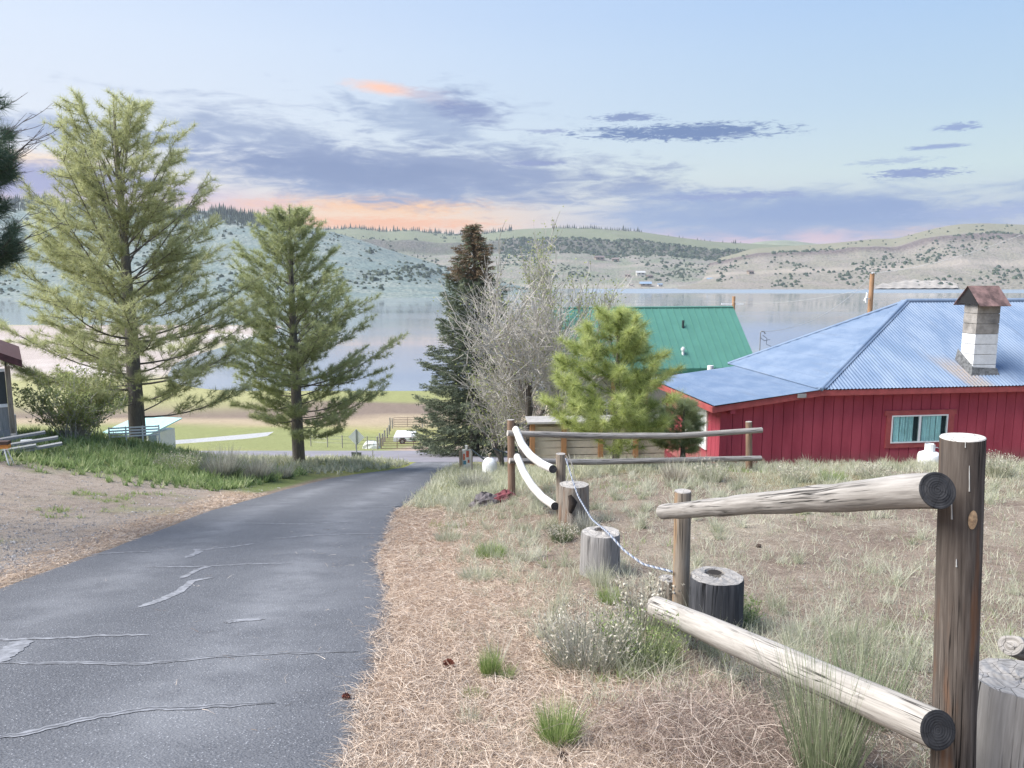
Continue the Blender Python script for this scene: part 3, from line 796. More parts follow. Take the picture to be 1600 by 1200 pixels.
msk = N.math('MULTIPLY', N.math('MULTIPLY', N.range(rx_, CHX - .55, CHX - .25), N.range(rx_, CHX + .05, CHX + .5, 1, 0)), N.math('MULTIPLY', N.range(ro[1], 1.5, .7, 0, 1), N.range(n2_, .35, .6, .3, 1)))
c = N.mix(N.math('MULTIPLY', msk, .75), c, (.30, .22, .14))
lap = N.math('MULTIPLY', N.range(W_abs(N, N.math('FRACT', N.math('MULTIPLY', ro[0], 1 / .86))), .0, .018, 1, 0), .45)
c = N.mix(lap, c, (.10, .13, .19))
N.l.new(c, b.inputs['Base Color']); b.inputs['Metallic'].default_value = .1; b.inputs['Roughness'].default_value = .5; b.inputs['Specular IOR Level'].default_value = .35
M['roof_blue'] = m
def glass(name, tint=(.8, .95, .95)):
    m, N, b = new_mat(name)
    b.inputs['Base Color'].default_value = (*tint, 1); b.inputs['Roughness'].default_value = .03
    b.inputs['Transmission Weight'].default_value = 1.0; b.inputs['IOR'].default_value = 1.1; b.inputs['Specular IOR Level'].default_value = .9
    return m
M['glass'] = glass('window_glass')
M['curtain'] = flat('teal_white_curtain', (.52, .70, .70), .9, var=.15, scale=2)
M['dark_room'] = flat('dark_room', (.03, .04, .045), .95)
RH_A = R(7.5); GZ = -5.35
rh = thing('red_house', 'low red board sided house with a blue corrugated metal hip roof', 'house', (7.8, 19.3, GZ), RH_A)
ca_, sa_ = math.cos(RH_A), math.sin(RH_A)
def rh_local(u, v, yl):
    """point of the pixel's ray on the house's local plane y = yl"""
    d = ray(u, v); o = np.array([7.8, 19.3]); nrm = np.array([-sa_, ca_])
    k = (np.dot(o, nrm) + yl) / np.dot(d[:2], nrm); p = d * k; q = p[:2] - o
    return np.array([q[0] * ca_ + q[1] * sa_, yl, p[2] - GZ])
ez = -2.85 - GZ          # eave height above the base
lz = -3.21 - GZ
RX = 4.9
SL = 2.06 / 4
pz = ez + 2.06
# boards of the front and the end wall, each its own piece
bw = .272; yw0 = .32
xs = np.arange(-2.45, 14.8, bw)
win = [rh_local(1385, 640, yw0)[0], rh_local(1490, 640, yw0)[0], rh_local(1440, 698, yw0)[2], rh_local(1440, 640, yw0)[2]]
boards = {}
def board(name, x0, x1, z0, zt0, zt1, y, parent, mat):
    mb = MB(); P = [(x0, y, z0), (x1, y, z0), (x1, y, zt1), (x0, y, zt0)]
    mb.prism(P, (0, .022, 0)); return mb.build('siding_board', mat, parent)
def topz(x): return (ez - .16) if x > 0 else ez - .16 + (lz - ez) * (-x) / 2.8
shared = None
for x in xs:
    x0, x1 = x + .008, x + bw - .008
    if x0 >= 0:
        if shared is None:
            shared = MB().box(0, x1 - x0, 0, .022, 0, ez - .16, off=(0, 0, 0)).build('siding_board', M['red'], rh); o = shared
        else:
            o = shared.copy(); COL.objects.link(o)
        o.location = (x0, yw0 - .022, 0)
    else:
        board('siding_board', x0, x1, 0, topz(x0), topz(x1), yw0 - .022, rh, M['red'])
MB().box(-2.46, 14.8, yw0 + .002, yw0 + .15, -.6, ez - .17 - .34 * 0).build('wall', M['red_dark'], rh) if False else None
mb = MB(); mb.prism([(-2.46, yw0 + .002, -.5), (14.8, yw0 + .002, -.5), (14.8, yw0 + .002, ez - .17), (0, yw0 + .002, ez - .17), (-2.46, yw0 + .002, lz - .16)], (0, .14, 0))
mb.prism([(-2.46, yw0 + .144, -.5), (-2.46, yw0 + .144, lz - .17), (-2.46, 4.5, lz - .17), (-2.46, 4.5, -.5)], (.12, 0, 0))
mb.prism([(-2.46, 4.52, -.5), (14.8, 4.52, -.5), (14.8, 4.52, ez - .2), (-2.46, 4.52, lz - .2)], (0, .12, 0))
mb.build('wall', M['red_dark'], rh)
for k, y in enumerate(np.arange(yw0 + .03, 4.4, bw)):
    if k == 0: eb = MB().box(-.022, 0, 0, bw - .016, 0, lz - .18).build('siding_board', M['red'], rh); o = eb
    else: o = eb.copy(); COL.objects.link(o)
    o.location = (-2.462, y + .008, 0)
MB().box(-2.52, -2.34, yw0 - .06, yw0 - .024, -.1, lz - .14).build('corner_trim', M['red'], rh)
# end wall window, seen at an angle behind the pine
t = MB(); t.box(-2.53, -2.486, 1.15, 1.25, .75, 2.0); t.box(-2.53, -2.486, 2.65, 2.75, .75, 2.0); t.box(-2.53, -2.486, 1.25, 2.65, .75, .85); t.box(-2.53, -2.486, 1.25, 2.65, 1.9, 2.0); t.box(-2.525, -2.486, 1.92, 1.98, .85, 1.9)
ww_ = t.build('window', M['white_vinyl'], rh)
MB().box(-2.50, -2.487, 1.25, 2.65, .85, 1.9).build('pane', flat('pale_reflecting_pane', (.55, .60, .60), .12), ww_)  # pale reflection put into the pane's base colour
# front window: curtains before a flat dark panel
wx0, wx1, wz0, wz1 = win; y = yw0 - .022
tw = .13
tr = MB()
tr.box(wx0, wx1, y - .03, y - .002, wz0, wz0 + tw); tr.box(wx0 - .06, wx1 + .06, y - .035, y - .002, wz1 - tw, wz1)
tr.box(wx0, wx0 + tw * 1.05, y - .03, y - .002, wz0 + tw, wz1 - tw); tr.box(wx1 - tw * 1.4, wx1, y - .03, y - .002, wz0 + tw, wz1 - tw)
window = tr.build('window', M['red_trim'], rh)
ix0, ix1, iz0, iz1 = wx0 + tw * 1.05, wx1 - tw * 1.4, wz0 + tw, wz1 - tw
fr = MB(); q = .035
fr.box(ix0, ix1, y - .045, y - .004, iz0, iz0 + q); fr.box(ix0, ix1, y - .045, y - .004, iz1 - q, iz1)
fr.box(ix0, ix0 + q, y - .045, y - .004, iz0 + q, iz1 - q); fr.box(ix1 - q, ix1, y - .045, y - .004, iz0 + q, iz1 - q)
mx = (ix0 + ix1) / 2; fr.box(mx - .03, mx + .03, y - .047, y - .004, iz0 + q, iz1 - q)
fr.build('frame', M['white_vinyl'], window)
for a0, a1 in ((ix0 + q, mx - .03), (mx + .03, ix1 - q)):
    MB().box(a0, a1, y - .041, y - .038, iz0 + q, iz1 - q).build('pane', M['glass'], window)
def curtain(a0, a1, amp):
    n = 60; xx = np.linspace(a0, a1, n); yy = y - .014 + amp * np.sin(np.linspace(0, (a1 - a0) * 80, n)) + .003 * np.sin(xx * 50)
    V = np.vstack([np.stack([xx, yy, np.full(n, iz0 + q)], 1), np.stack([xx, yy, np.full(n, iz1 - q)], 1)])
    return MB().add(V, Q=[(k, k + 1, n + k + 1, n + k) for k in range(n - 1)]).build('curtain', M['curtain'], window, smooth=True)
curtain(ix0 + .07, mx - .16, .010); curtain(mx + .06, ix1 - .17, .010)
MB().box(ix0, ix1, y - .0035, y - .001, iz0, iz1).build('dark_interior', M['dark_room'], window)  # darkness of the unlit room put into the panel colour
# corrugated roof faces
def corr(base_pts, dirs, lens, nrm, pitch_period=.083, amp=.011, dists=None):
    """columns along the eave; base (n,3), slope dir, lengths"""
    ph = np.sin(dists * 2 * np.pi / pitch_period) * amp
    lo = base_pts + nrm * ph[:, None]; hi = base_pts + dirs * lens[:, None] + nrm * ph[:, None]
    n = len(lo); V = np.vstack([lo, hi])
    return V, [(k, k + 1, n + k + 1, n + k) for k in range(n - 1)]
def face(name, a, bpt, up, lenf, period=.10, mat=None, parent=None, amp=.0105):
    a, bpt, up = map(np.asarray, (a, bpt, up)); L = np.linalg.norm(bpt - a); n = int(L / period * 6)
    d = np.linspace(0, L, n); e = (bpt - a) / L; base = a + e * d[:, None]
    nr = unit(np.cross(e, up)); nr = nr * np.sign(nr[2])
    V, Q = corr(base, unit(up), np.array([lenf(x) for x in d]), nr, period, amp, d)
    return MB().add(V, Q=Q).build(name, mat or M['roof_blue'], parent or rh)
s1 = math.hypot(4, 2.06); s2 = math.hypot(RX, 2.06)
face('roof_sheet', (0, 0, ez), (15.2, 0, ez), (0, 4, 2.06), lambda x: s1 * min(1, x / RX) + .001)
face('roof_sheet', (0, 5.8, ez), (0, 0, ez), (RX, 0, 2.06), lambda d: s2 * min((5.8 - d) / 4.0, d / 1.8) if d < 1.8 or d > 1.8 and (5.8 - d) < 4 else s2)
face('roof_sheet', (-2.8, 5.2, lz), (-2.8, -.02, lz), (2.8, 0, ez - lz - .012), lambda d: math.hypot(2.8, ez - lz) + .12)
face('roof_sheet', (15.2, 5.8, ez), (0, 5.8, ez), (0, -1.8, 2.06), lambda d: math.hypot(1.8, 2.06) * min(1, (15.2 - d) / RX) + .001)
mb = MB().tube([(0, 0, ez + .0), (RX * .5, 2, ez + 1.04), (RX, 4, pz + .02)], .055, 8, cap=True)
mb.build('hip_cap', M['roof_blue'], rh, smooth=True)
mb = MB(); A = np.array([0, 0, ez + .03]); Bp = np.array([RX, 4, pz + .03]); sd = np.array([.17, .02, .0]); sd2 = np.array([-.06, .16, .0])
mb.prism([A, A + sd + (0, 0, .0), Bp + sd + (0, 0, -.005), Bp], (0, 0, .012)); mb.prism([A + (0, 0, .003), Bp + (0, 0, .003), Bp + sd2, A + sd2], (0, 0, .012))
mb.build('hip_flashing', M['roof_blue'], rh)
mb = MB().tube([(0, 5.8, ez), (RX, 4, pz + .02)], .05, 8); mb.build('hip_cap', M['roof_blue'], rh, smooth=True)
MB().tube([(RX, 4, pz + .01), (15.2, 4, pz + .01)], .07, 8).build('ridge_cap', M['roof_blue'], rh, smooth=True)
MB().tube([(-.02, 0, ez + .012), (-.02, 5.75, ez + .012)], .02, 6).build('seam_flashing', M['roof_blue'], rh, smooth=True)
# fascia and soffit
mb = MB(); mb.box(.0, 15.0, .02, .06, ez - .17, ez - .025)
mb.build('fascia', M['red_trim'], rh)
mb = MB(); mb.prism([(-2.8, .02, lz - .18), (-.004, .02, ez - .18), (-.004, .02, ez - .03), (-2.8, .02, lz - .03)], (0, .04, 0))
mb.build('rake_board', M['red_trim'], rh)
MB().box(-2.84, -2.80, .02, 5.1, lz - .18, lz - .03).build('fascia', M['red_trim'], rh)
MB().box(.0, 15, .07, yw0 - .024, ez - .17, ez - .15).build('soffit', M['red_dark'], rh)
MB().prism([(-2.79, .065, lz - .165), (-.004, .065, ez - .165), (-.004, .065, ez - .15), (-2.79, .065, lz - .15)], (0, 5.0, 0)).build('soffit', M['red_trim'], rh)
MB().box(-2.35, -2.22, .05, .30, lz - .22, lz - .06).build('rafter_tail', M['red'], rh)
MB().box(-.62, -.40, -.03, .018, ez - .2, ez - .1).build('lamp', flat('grey_lamp_box', (.3, .3, .3)), rh)
# chimney
chx = rh_local(1520, 575, .5)[0]
cw, cd = .66, .50; cz0 = ez + SL * .45; czt = rh_local(1530, 474, .5)[2]
ch = thing('chimney_part', None, None, (0, 0, 0)); COL.objects.unlink(ch); bpy.data.objects.remove(ch)
core = MB().box(chx + .02, chx + cw - .02, .52, .5 + cd - .02, cz0 - .2, czt).build('chimney', flat('mortar', (.30, .29, .27), .95), rh)
M['block_white'] = flat('white_painted_block', (.66, .67, .68), .85, var=.08, scale=9, bump=.4, bscale=50)
M['block_grey'] = flat('sooty_grey_block', (.29, .27, .25), .9, var=.3, scale=4, bump=.4, bscale=50)
nc = 7; hc = (czt - cz0) / nc
for k in range(nc):
    z = cz0 + k * hc
    bm_ = M['block_white'] if k < 4 else M['block_grey']
    MB().box(chx, chx + cw, .5, .5 + cd, z + .008, z + hc - .006).build('block', bm_, core)
mb = MB(); mb.prism([(chx - .07, .42, ez + SL * .42 - .03), (chx + cw + .09, .42, ez + SL * .42 - .03), (chx + cw + .04, .49, ez + SL * .5 + .14), (chx - .03, .49, ez + SL * .5 + .18)], (0, .012, .0))
mb.prism([(chx - .08, .44, ez + SL * .44 - .02), (chx - .08, 1.1, ez + SL * 1.1 + .02), (chx - .02, 1.1, ez + SL * 1.1 + .3), (chx - .02, .49, ez + SL * .49 + .2)], (.015, 0, 0))
mb.build('base_mortar', flat('dark_patched_mortar', (.13, .135, .14), .95, var=.4, scale=14, bump=.8, bscale=30), core)
cp = MB(); hx = chx + cw / 2; e0 = czt - .0
M['rust'] = flat('rusty_sheet_metal', (.17, .105, .095), .7, var=.55, scale=4, bump=.2)
cyl = .5 + cd / 2
cp.prism([(chx - .14, cyl - .50, e0 - .07), (chx - .14, cyl, e0 + .44), (chx + cw + .10, cyl, e0 + .44), (chx + cw + .10, cyl - .50, e0 - .07)], (0, .004, .016))
cp.prism([(chx - .14, cyl + .012, e0 + .44), (chx - .14, cyl + .50, e0 - .07), (chx + cw + .10, cyl + .50, e0 - .07), (chx + cw + .10, cyl + .012, e0 + .44)], (0, .004, .016))
cp.build('rain_cap', M['rust'], core)
MB().prism([(chx - .1, cyl - .42, e0 - .02), (chx - .1, cyl + .42, e0 - .02), (chx - .1, cyl, e0 + .40)], (.01, 0, 0)).build('cap_end', flat('black_cap_sheet', (.015, .015, .017), .9), core)  # near-black triangular sheet closing the cap end
# propane cylinder by the wall
p = at(1450, 741, 18.0); p[2] = float(height(p[0], p[1]))
pt = thing('propane_tank', 'small white propane cylinder standing by the red wall under the window', 'gas cylinder', tuple(p))
r_ = .255; zt = at(1450, 704, 18.0)[2] - p[2]
prof = [(r_ * .9, 0), (r_, .04), (r_, zt * .72), (r_ * .93, zt * .84), (r_ * .62, zt * .93), (r_ * .2, zt * .96)]
mb = MB(); n = 24
V = [(rr * math.cos(6.2832 * k / n), rr * math.sin(6.2832 * k / n), zz) for rr, zz in prof for k in range(n)]
mb.add(V, Q=[(a * n + k, a * n + (k + 1) % n, (a + 1) * n + (k + 1) % n, (a + 1) * n + k) for a in range(len(prof) - 1) for k in range(n)])
M['white_paint'] = flat('white_enamel', (.78, .79, .80), .35, var=.03)
mb.build('shell', M['white_paint'], pt, smooth=True)
mb = MB()
for a0 in range(9):
    a = R(35 + a0 * 32); mb.box(-.002, .002, -.035, .035, 0, .19)
    V = mb.V[-1]; ang = a; rot = np.array([[math.cos(ang), -math.sin(ang), 0], [math.sin(ang), math.cos(ang), 0], [0, 0, 1]])
    V[:, 0] += .11; mb.V[-1] = (V @ rot.T + [0, 0, zt * .93]).astype(np.float32)
mb.build('collar', M['white_paint'], pt)
MB().tube([(0, 0, zt * .93), (0, 0, zt * .93 + .12)], .03, 10).tube([(0, 0, zt + .06), (.16, -.02, zt + .08), (.28, 0, zt + .02)], .012, 6).build('valve', flat('grey_valve', (.3, .3, .32), .4), pt)

# ------------------------------------------------------------------ green roofed house
M['green_roof'] = flat('green_roof_metal', (.08, .22, .17), .5, var=.06, scale=1.5)
M['cream'] = flat('cream_wall_paint', (.56, .50, .42), .85, var=.08)
GA = R(8); gb = np.array([11.5, 36.0]); gz0 = -9.6
gh = thing('green_roofed_house', 'cream walled house with a steep green metal roof behind the young pine', 'house', (gb[0], gb[1], gz0), GA)
GL = 9.4; gez = -4.32 - gz0; gd = 3.0; grz = at(1160, 482, 39.3)[2] - gz0
GO = .3
def gtop(y): return gez + (grz - gez) * y / gd
mb = MB(); mb.prism([(-GL, -0., gez), (0, 0, gez), (0, gd, grz), (-GL, gd, grz)], (0, -.02, .06)); 
mb.prism([(-GL, gd + .0, grz), (0, gd, grz), (0, 2 * gd, gez), (-GL, 2 * gd, gez)], (0, .02, .06))
groof = mb.build('roof', M['green_roof'], gh)
first = None
for x in np.arange(-GL + .1, 0, .36):
    if first is None:
        first = MB().prism([(0, -.01, gez + .062), (.035, -.01, gez + .062), (.035, gd - .02, grz + .055), (0, gd - .02, grz + .055)], (0, -.012, .028)).build('rib', M['green_roof'], groof); o = first
    else: o = first.copy(); COL.objects.link(o)
    o.location = (x, 0, 0)
MB().tube([(-GL, gd, grz + .08), (0, gd, grz + .08)], .06, 8).build('ridge_cap', M['green_roof'], groof, smooth=True)
MB().box(-GL, 0, -.06, -.03, gez - .17, gez + .05).build('fascia', flat('dark_green_trim', (.06, .22, .15), .6), gh)
for sgn in (1,):
    MB().prism([(.003, -.05, gez - .14), (.003, gd, grz - .14), (.003, gd, grz + .07), (.003, -.05, gez + .07)], (.035, 0, 0)).build('rake_board', M['green_roof'], gh)
mb = MB(); mb.box(-GL + .3, -.35, .35, .5, -1, gez - .02); mb.box(-.5, -.35, .5, 2 * gd - .4, -1, gez - .02); mb.box(-GL + .3, -GL + .45, .5, 2 * gd - .4, -1, gez - .02)
mb.prism([(-.42, .5, gez - .02), (-.42, 2 * gd - .5, gez - .02), (-.42, gd, grz - .25)], (.07, 0, 0))
mb.build('wall', M['cream'], gh)
for k, x in enumerate((-8.6, -7.0, -5.5, -4.0, -2.4, -1.0)):
    MB().box(x, x + .2, -.05, .12, -.6, gez - .1).build('porch_post', M['orange_post'], gh)
mb = MB(); mb.box(-GL + .3, -.4, -.06, .33, .9, 1.05); mb.build('porch_deck', M['orange_post'], gh)
for k, x in enumerate((-8.0, -6.3, -3.2)):
    w_ = MB().box(x, x + .9, .30, .345, 2.6, 3.9).build('window', M['white_vinyl'], gh)
    MB().box(x + .07, x + .83, .285, .298, 2.68, 3.82).build('pane', M['glass_dark'], w_)
def groof_pt(u, v):
    d = ray(u, v); nn = np.array([-math.sin(GA), math.cos(GA)]); ax = np.array([math.cos(GA), math.sin(GA)])
    # plane z - gz0 - gez = k*yl
    k = (grz - gez) / gd
    t_ = (gz0 + gez - k * np.dot(gb, nn)) / (d[2] - k * np.dot(d[:2], nn))
    p = d * t_; q = p[:2] - gb
    return np.array([np.dot(q, ax), np.dot(q, nn), p[2] - gz0])
for (u, v, hh, mt, lab) in [(1067, 514, .42, 'black', 'black vent pipe'), (1067, 556, .42, 'white', 'white vent pipe')]:
    q = groof_pt(u, v); mm = flat(mt + '_pipe', (.03, .05, .05) if mt == 'black' else (.8, .82, .82), .5)
    o = MB().tube([q, q + [0, 0, hh]], .06, 10).tube([q + [0, 0, hh - .16], q + [0, 0, hh - .06]], .1 if mt == 'white' else .061, 10).build('vent_pipe', mm, gh, smooth=True)
    o['label'] = lab + (' high on the roof' if mt == 'black' else ' low on the roof')
q = rh_local(1110, 574, 5.9)
o = MB().tube([q - [0, 0, .5], q], .07, 10).tube([q - [0, 0, .1], q + [0, 0, .06]], .1, 10).build('vent_pipe', M['white_vinyl'], rh, smooth=True)
# annex wing between the houses (pale walls behind the pine)
an = thing('porch_shed', 'pale plank shed with orange brown posts behind the rail fence and young pine', 'shed', tuple(at(935, 716, 27.5)), R(5))
an.location.z = float(height(an.location.x, an.location.y))
hh = at(900, 659, 27.5)[2] - an.location.z
for k, x in enumerate((-2.5, -1.35, .0, 1.3, 2.6, 3.9)):
    MB().box(x, x + .17, -.02, .15, -.3, hh).build('post', M['orange_post'], an)
for k in range(5):
    z = .15 + k * (hh - .3) / 5
    MB().box(-2.4, 4.0, .16, .19, z, z + (hh - .3) / 5 - .03).build('plank', M['cream'], an)
MB().prism([(-2.6, -.15, hh - .02), (-2.6, .9, hh + .02), (-2.6, .9, hh + .08), (-2.6, -.15, hh + .05)], (6.8, 0, 0)).build('roof', flat('pale_shed_roof', (.42, .40, .38), .8), an)
MB().box(-2.4, 4.0, .7, .8, -.3, hh).build('back_wall', M['cream'], an)

# ------------------------------------------------------------------ porch building, left
PA = R(33); pc = at(27, 700, 20.5); pz_ = float(height(pc[0], pc[1])) - .05
pb = thing('screened_porch', 'corner of an old screened porch with a maroon eave beside the lilac', 'porch', (pc[0], pc[1], pz_ + .35), PA)
d_ = 20.5 / FPX
ptop = at(14, 572, 20.5)[2] - pz_ - .35
MB().box(-.12, 0, -.07, .07, 0, ptop).build('corner_post', M['post_pale'], pb)
M['screen'] = flat('dark_screen', (.035, .045, .05), .6)
M['grey_board'] = wood('grey_board', (.16, .16, .165), (.28, .285, .29), (.42, .42, .43), crack=.3)
ms = ptop * .42
MB().box(-3.2, -.125, -.01, .02, ms + .05, ptop - .14).build('screen', M['screen'], pb)
MB().box(-3.2, -.125, -.035, .04, ms - .04, ms + .045).build('rail', M['white_vinyl'], pb)
MB().box(-3.2, -.125, -.035, .04, ptop - .135, ptop - .06).build('rail', M['white_vinyl'], pb)
MB().box(-3.2, -.35, -.005, .03, .1, ms - .045).build('lower_screen', flat('pale_screen', (.40, .42, .43), .7), pb)
MB().box(-.34, -.125, -.02, .03, 0, ms - .045).build('panel', M['grey_board'], pb)
MB().box(-3.2, -.125, -.05, .05, -.1, .095).build('sill', M['grey_board'], pb)
MB().box(-.12, -.09, .095, 4.0, 0, ptop).build('side_wall', M['grey_board'], pb)
MB().box(-3.4, .03, -.14, 4.1, -.35, -.105).build('floor', M['grey_board'], pb)
mb = MB(); mb.prism([(.28, -.35, ptop - .02), (-3.4, -.35, ptop + 1.75), (-3.4, -.35, ptop + 1.98), (.28, -.35, ptop + .17)], (0, 4.8, 0))
mb.build('roof', flat('maroon_roof_edge', (.075, .028, .032), .7, var=.3, scale=8), pb)
mb = MB(); mb.prism([(-.18, -.02, ptop), (-3.2, -.02, ptop), (-3.2, -.02, ptop + 1.6)], (0, .05, 0)); mb.build('gable', M['red_trim'], pb)
for k, (u, v, L, a) in enumerate([(20, 706, 1.5, 25), (32, 711, 1.7, 20), (45, 716, 1.5, 28), (10, 716, 1.3, 22)]):
    p = at(u, v, 19.4 - .25 * k); p[2] = float(height(p[0], p[1])) + .10 + .07 * (3 - k)
    o = MB().box(-L / 2, L / 2, -.1, .1, -.03, .03, off=(k, 2, 3)).build('plank', M['grey_board'])
    o.location = p; o.rotation_euler = (0, R(-5), R(a + 8))
    tag(o, ['weathered plank lying nearest the porch sill', 'second weathered plank stepping down from the porch', 'lowest weathered plank lying in the grass below the porch', 'short weathered plank at the frame edge below the porch'][k], 'plank', 'weathered planks by the porch')
p = at(4, 738, 17.5); p[2] = float(height(p[0], p[1]))
sw = thing('sawhorse', 'small orange topped sawhorse in the grass at the frame edge', 'sawhorse', tuple(p), R(10))
MB().box(-.55, .2, -.07, .07, .36, .45).build('top_board', flat('orange_board', (.55, .22, .05), .6), sw)
MB().box(-.55, .2, -.09, .09, .455, .53).build('dark_board', flat('dark_brown_board', (.06, .035, .03), .7), sw)
for x0, x1, yy in ((.1, .2, -.12), (.1, .2, .12), (-.45, -.55, -.12), (-.45, -.55, .12)):
    MB().tube([(x0, yy * .4, .37), (x1, yy, -.03)], .014, 6).build('leg', M['white_vinyl'], sw)
p = at(44, 716, 19.8); p[2] = float(height(p[0], p[1])) + .16
o = MB().tube([(-.12, -.05, .0), (.12, .05, .0)], .09, 14, m=0, mcap=1).build('pipe_end', [M['white_vinyl'], M['glass_dark']]); o.location = p
tag(o, 'short white drain pipe with dark mouth beside the porch planks', 'pipe')

# shed with turquoise roof and white slat fence
sc_ = at(225, 688, 38.0); szz = float(height(sc_[0], sc_[1]))
sh = thing('turquoise_roofed_shed', 'low shed with a pale turquoise roof below the bank behind the tall pine', 'shed', (sc_[0], sc_[1], szz), R(-14))
ht = at(225, 668, 38)[2] - szz
mb = MB(); mb.prism([(-1.3, -1.3, ht - .1), (1.35, -1.3, ht - .1), (1.6, .9, ht + .35), (-1.0, .9, ht + .35)], (0, 0, .05)); mb.build('roof', flat('pale_turquoise_roof', (.38, .60, .59), .5, var=.08), sh)
MB().box(-1.2, 1.2, -1.2, .8, -.5, ht - .12).build('wall', M['white_vinyl'], sh)
MB().box(.7, 1.0, -1.23, -1.205, 0, ht - .15).build('door', flat('rust_red_door', (.38, .12, .08), .8), sh)
MB().box(1.205, 1.23, -1.1, -.6, 0, ht - .15).build('blue_panel', flat('blue_grey_panel', (.25, .32, .42), .8), sh)
fp = at(172, 694, 23.8); fq = at(250, 694, 24.2)
zb = float(height(fp[0], fp[1]))
wf = thing('white_slat_fence', 'short white slatted fence at the foot of the tall pine', 'fence', (fp[0], fp[1], zb), math.atan2(fq[1] - fp[1], fq[0] - fp[0]))
FL = float(np.linalg.norm(fq[:2] - fp[:2])); fh = at(200, 668, 23.9)[2] - zb
for k in range(4): MB().box(0, FL, -.012, .012, fh * (.22 + .23 * k), fh * (.22 + .23 * k) + .045).build('slat', M['white_paint'], wf)
for k in range(4): MB().box(FL * k / 3 - .02, FL * k / 3 + .02, -.035, -.014, -.1, fh + .03).build('post', M['white_paint'], wf)
# pale strip of road / path across the left meadow
mb = MB(); P = np.array([G(u, v) for u, v in [(60, 676), (150, 655), (240, 642), (330, 634), (430, 632)]])
P = np.array([at(u, v, Yq) for u, v, Yq in [(-60, 660, 60), (120, 652, 66), (200, 645, 72), (300, 636, 80), (420, 632, 92)]]); P[:, 2] = height(P[:, 0], P[:, 1]) + .12
S_ = np.array([0, 1.5, 0]); n = len(P)
mb.add(np.vstack([P - S_, P + S_]), Q=[(k, k + 1, n + k + 1, n + k) for k in range(n - 1)]).build('path', flat('pale_gravel', (.55, .53, .50), .9), kind='structure')

# ------------------------------------------------------------------ poles and wires
def wire(name, A, Bq, sag, r, label, mat):
    A = np.asarray(A, float); Bq = np.asarray(Bq, float); s = np.linspace(0, 1, 24)[:, None]
    P = A + (Bq - A) * s; P[:, 2] -= (4 * s * (1 - s) * sag)[:, 0]
    return tag(MB().tube(P, r, 5).build(name, mat), label, 'wire', 'overhead wires')
M['pole'] = wood('utility_pole_wood', (.25, .14, .08), (.40, .24, .14), (.5, .33, .2), crack=.3)
M['wire_m'] = flat('grey_wire', (.40, .41, .42), .5)
P1 = at(1359, 490, 43); top1 = at(1359, 427, 43)
u1 = thing('utility_pole', 'orange brown utility pole with a transformer drop rising behind the blue roof', 'utility pole', (P1[0], P1[1], -9))
H1 = top1[2] + 9
MB().tube([(0, 0, 0), (0, 0, H1)], [.16, .12], 12).build('pole', M['pole'], u1, smooth=True)
MB().tube([(0, 0, H1 - .25), (-.05, -.1, H1 + .05)], .03, 6).tube([(-.1, -.12, H1 - .02), (.1, -.05, H1 + .02)], .03, 6).build('insulator', M['white_vinyl'], u1)
MB().tube([(-.12, -.1, H1 - 1.4), (-.45, -.3, H1 - 1.35), (-.5, -.3, H1 - 1.5)], .03, 6).tube([(-.3, -.2, H1 - 1.05), (-.34, -.2, H1 - 1.6)], .06, 8).build('bracket', M['white_vinyl'], u1)
MB().tube([(-.17, -.1, H1 - 2.8), (-.17, -.1, H1 - 2.2)], .08, 8).build('meter_box', M['white_vinyl'], u1)
P2 = at(1146, 480, 70); top2 = at(1146, 463, 70)
u2 = thing('utility_pole', 'short top of a distant utility pole peeping over the green roof', 'utility pole', (P2[0], P2[1], -12))
MB().tube([(0, 0, 0), (0, 0, top2[2] + 12)], [.17, .14], 10).build('pole', M['pole'], u2, smooth=True)
MB().box(-1.1, .9, -.05, .05, top2[2] + 11.25, top2[2] + 11.38).build('crossarm', M['white_vinyl'], u2)
P3 = at(1187, 545, 34); t3 = at(1187, 520, 34)
u3 = thing('service_mast', 'thin grey electrical mast with hooked wires between green roof and blue roof', 'mast', (P3[0], P3[1], -9.5))
H3 = t3[2] + 9.5
MB().tube([(0, 0, 0), (0, 0, H3), (.05, 0, H3 + .08), (.16, 0, H3 + .05), (.22, 0, H3 - .05)], .025, 8).build('conduit', flat('grey_conduit', (.2, .21, .23), .5), u3, smooth=True)
MB().tube([(.1, 0, H3 - .1), (.3, 0, H3 - .25), (.28, 0, H3 - .5), (.5, 0, H3 - .6)], .012, 5).tube([(.0, 0, H3 - .2), (.2, .05, H3 - .35), (.45, .05, H3 - .3)], .012, 5).build('cable', M['glass_dark'], u3)
wire('power_line', top1, at(1700, 322, 30), .5, .011, 'wire running from the pole top out of the frame to the right', M['wire_m'])
wire('power_line', top1 - [.1, .1, .3], np.array([P3[0], P3[1], t3[2] + .05]), .7, .010, 'wire dropping from the pole to the thin grey mast', M['wire_m'])
wire('power_line', top2 - [0, 0, .5], at(1359, 450, 43), .4, .012, 'wire between the two utility poles over the water', M['wire_m'])

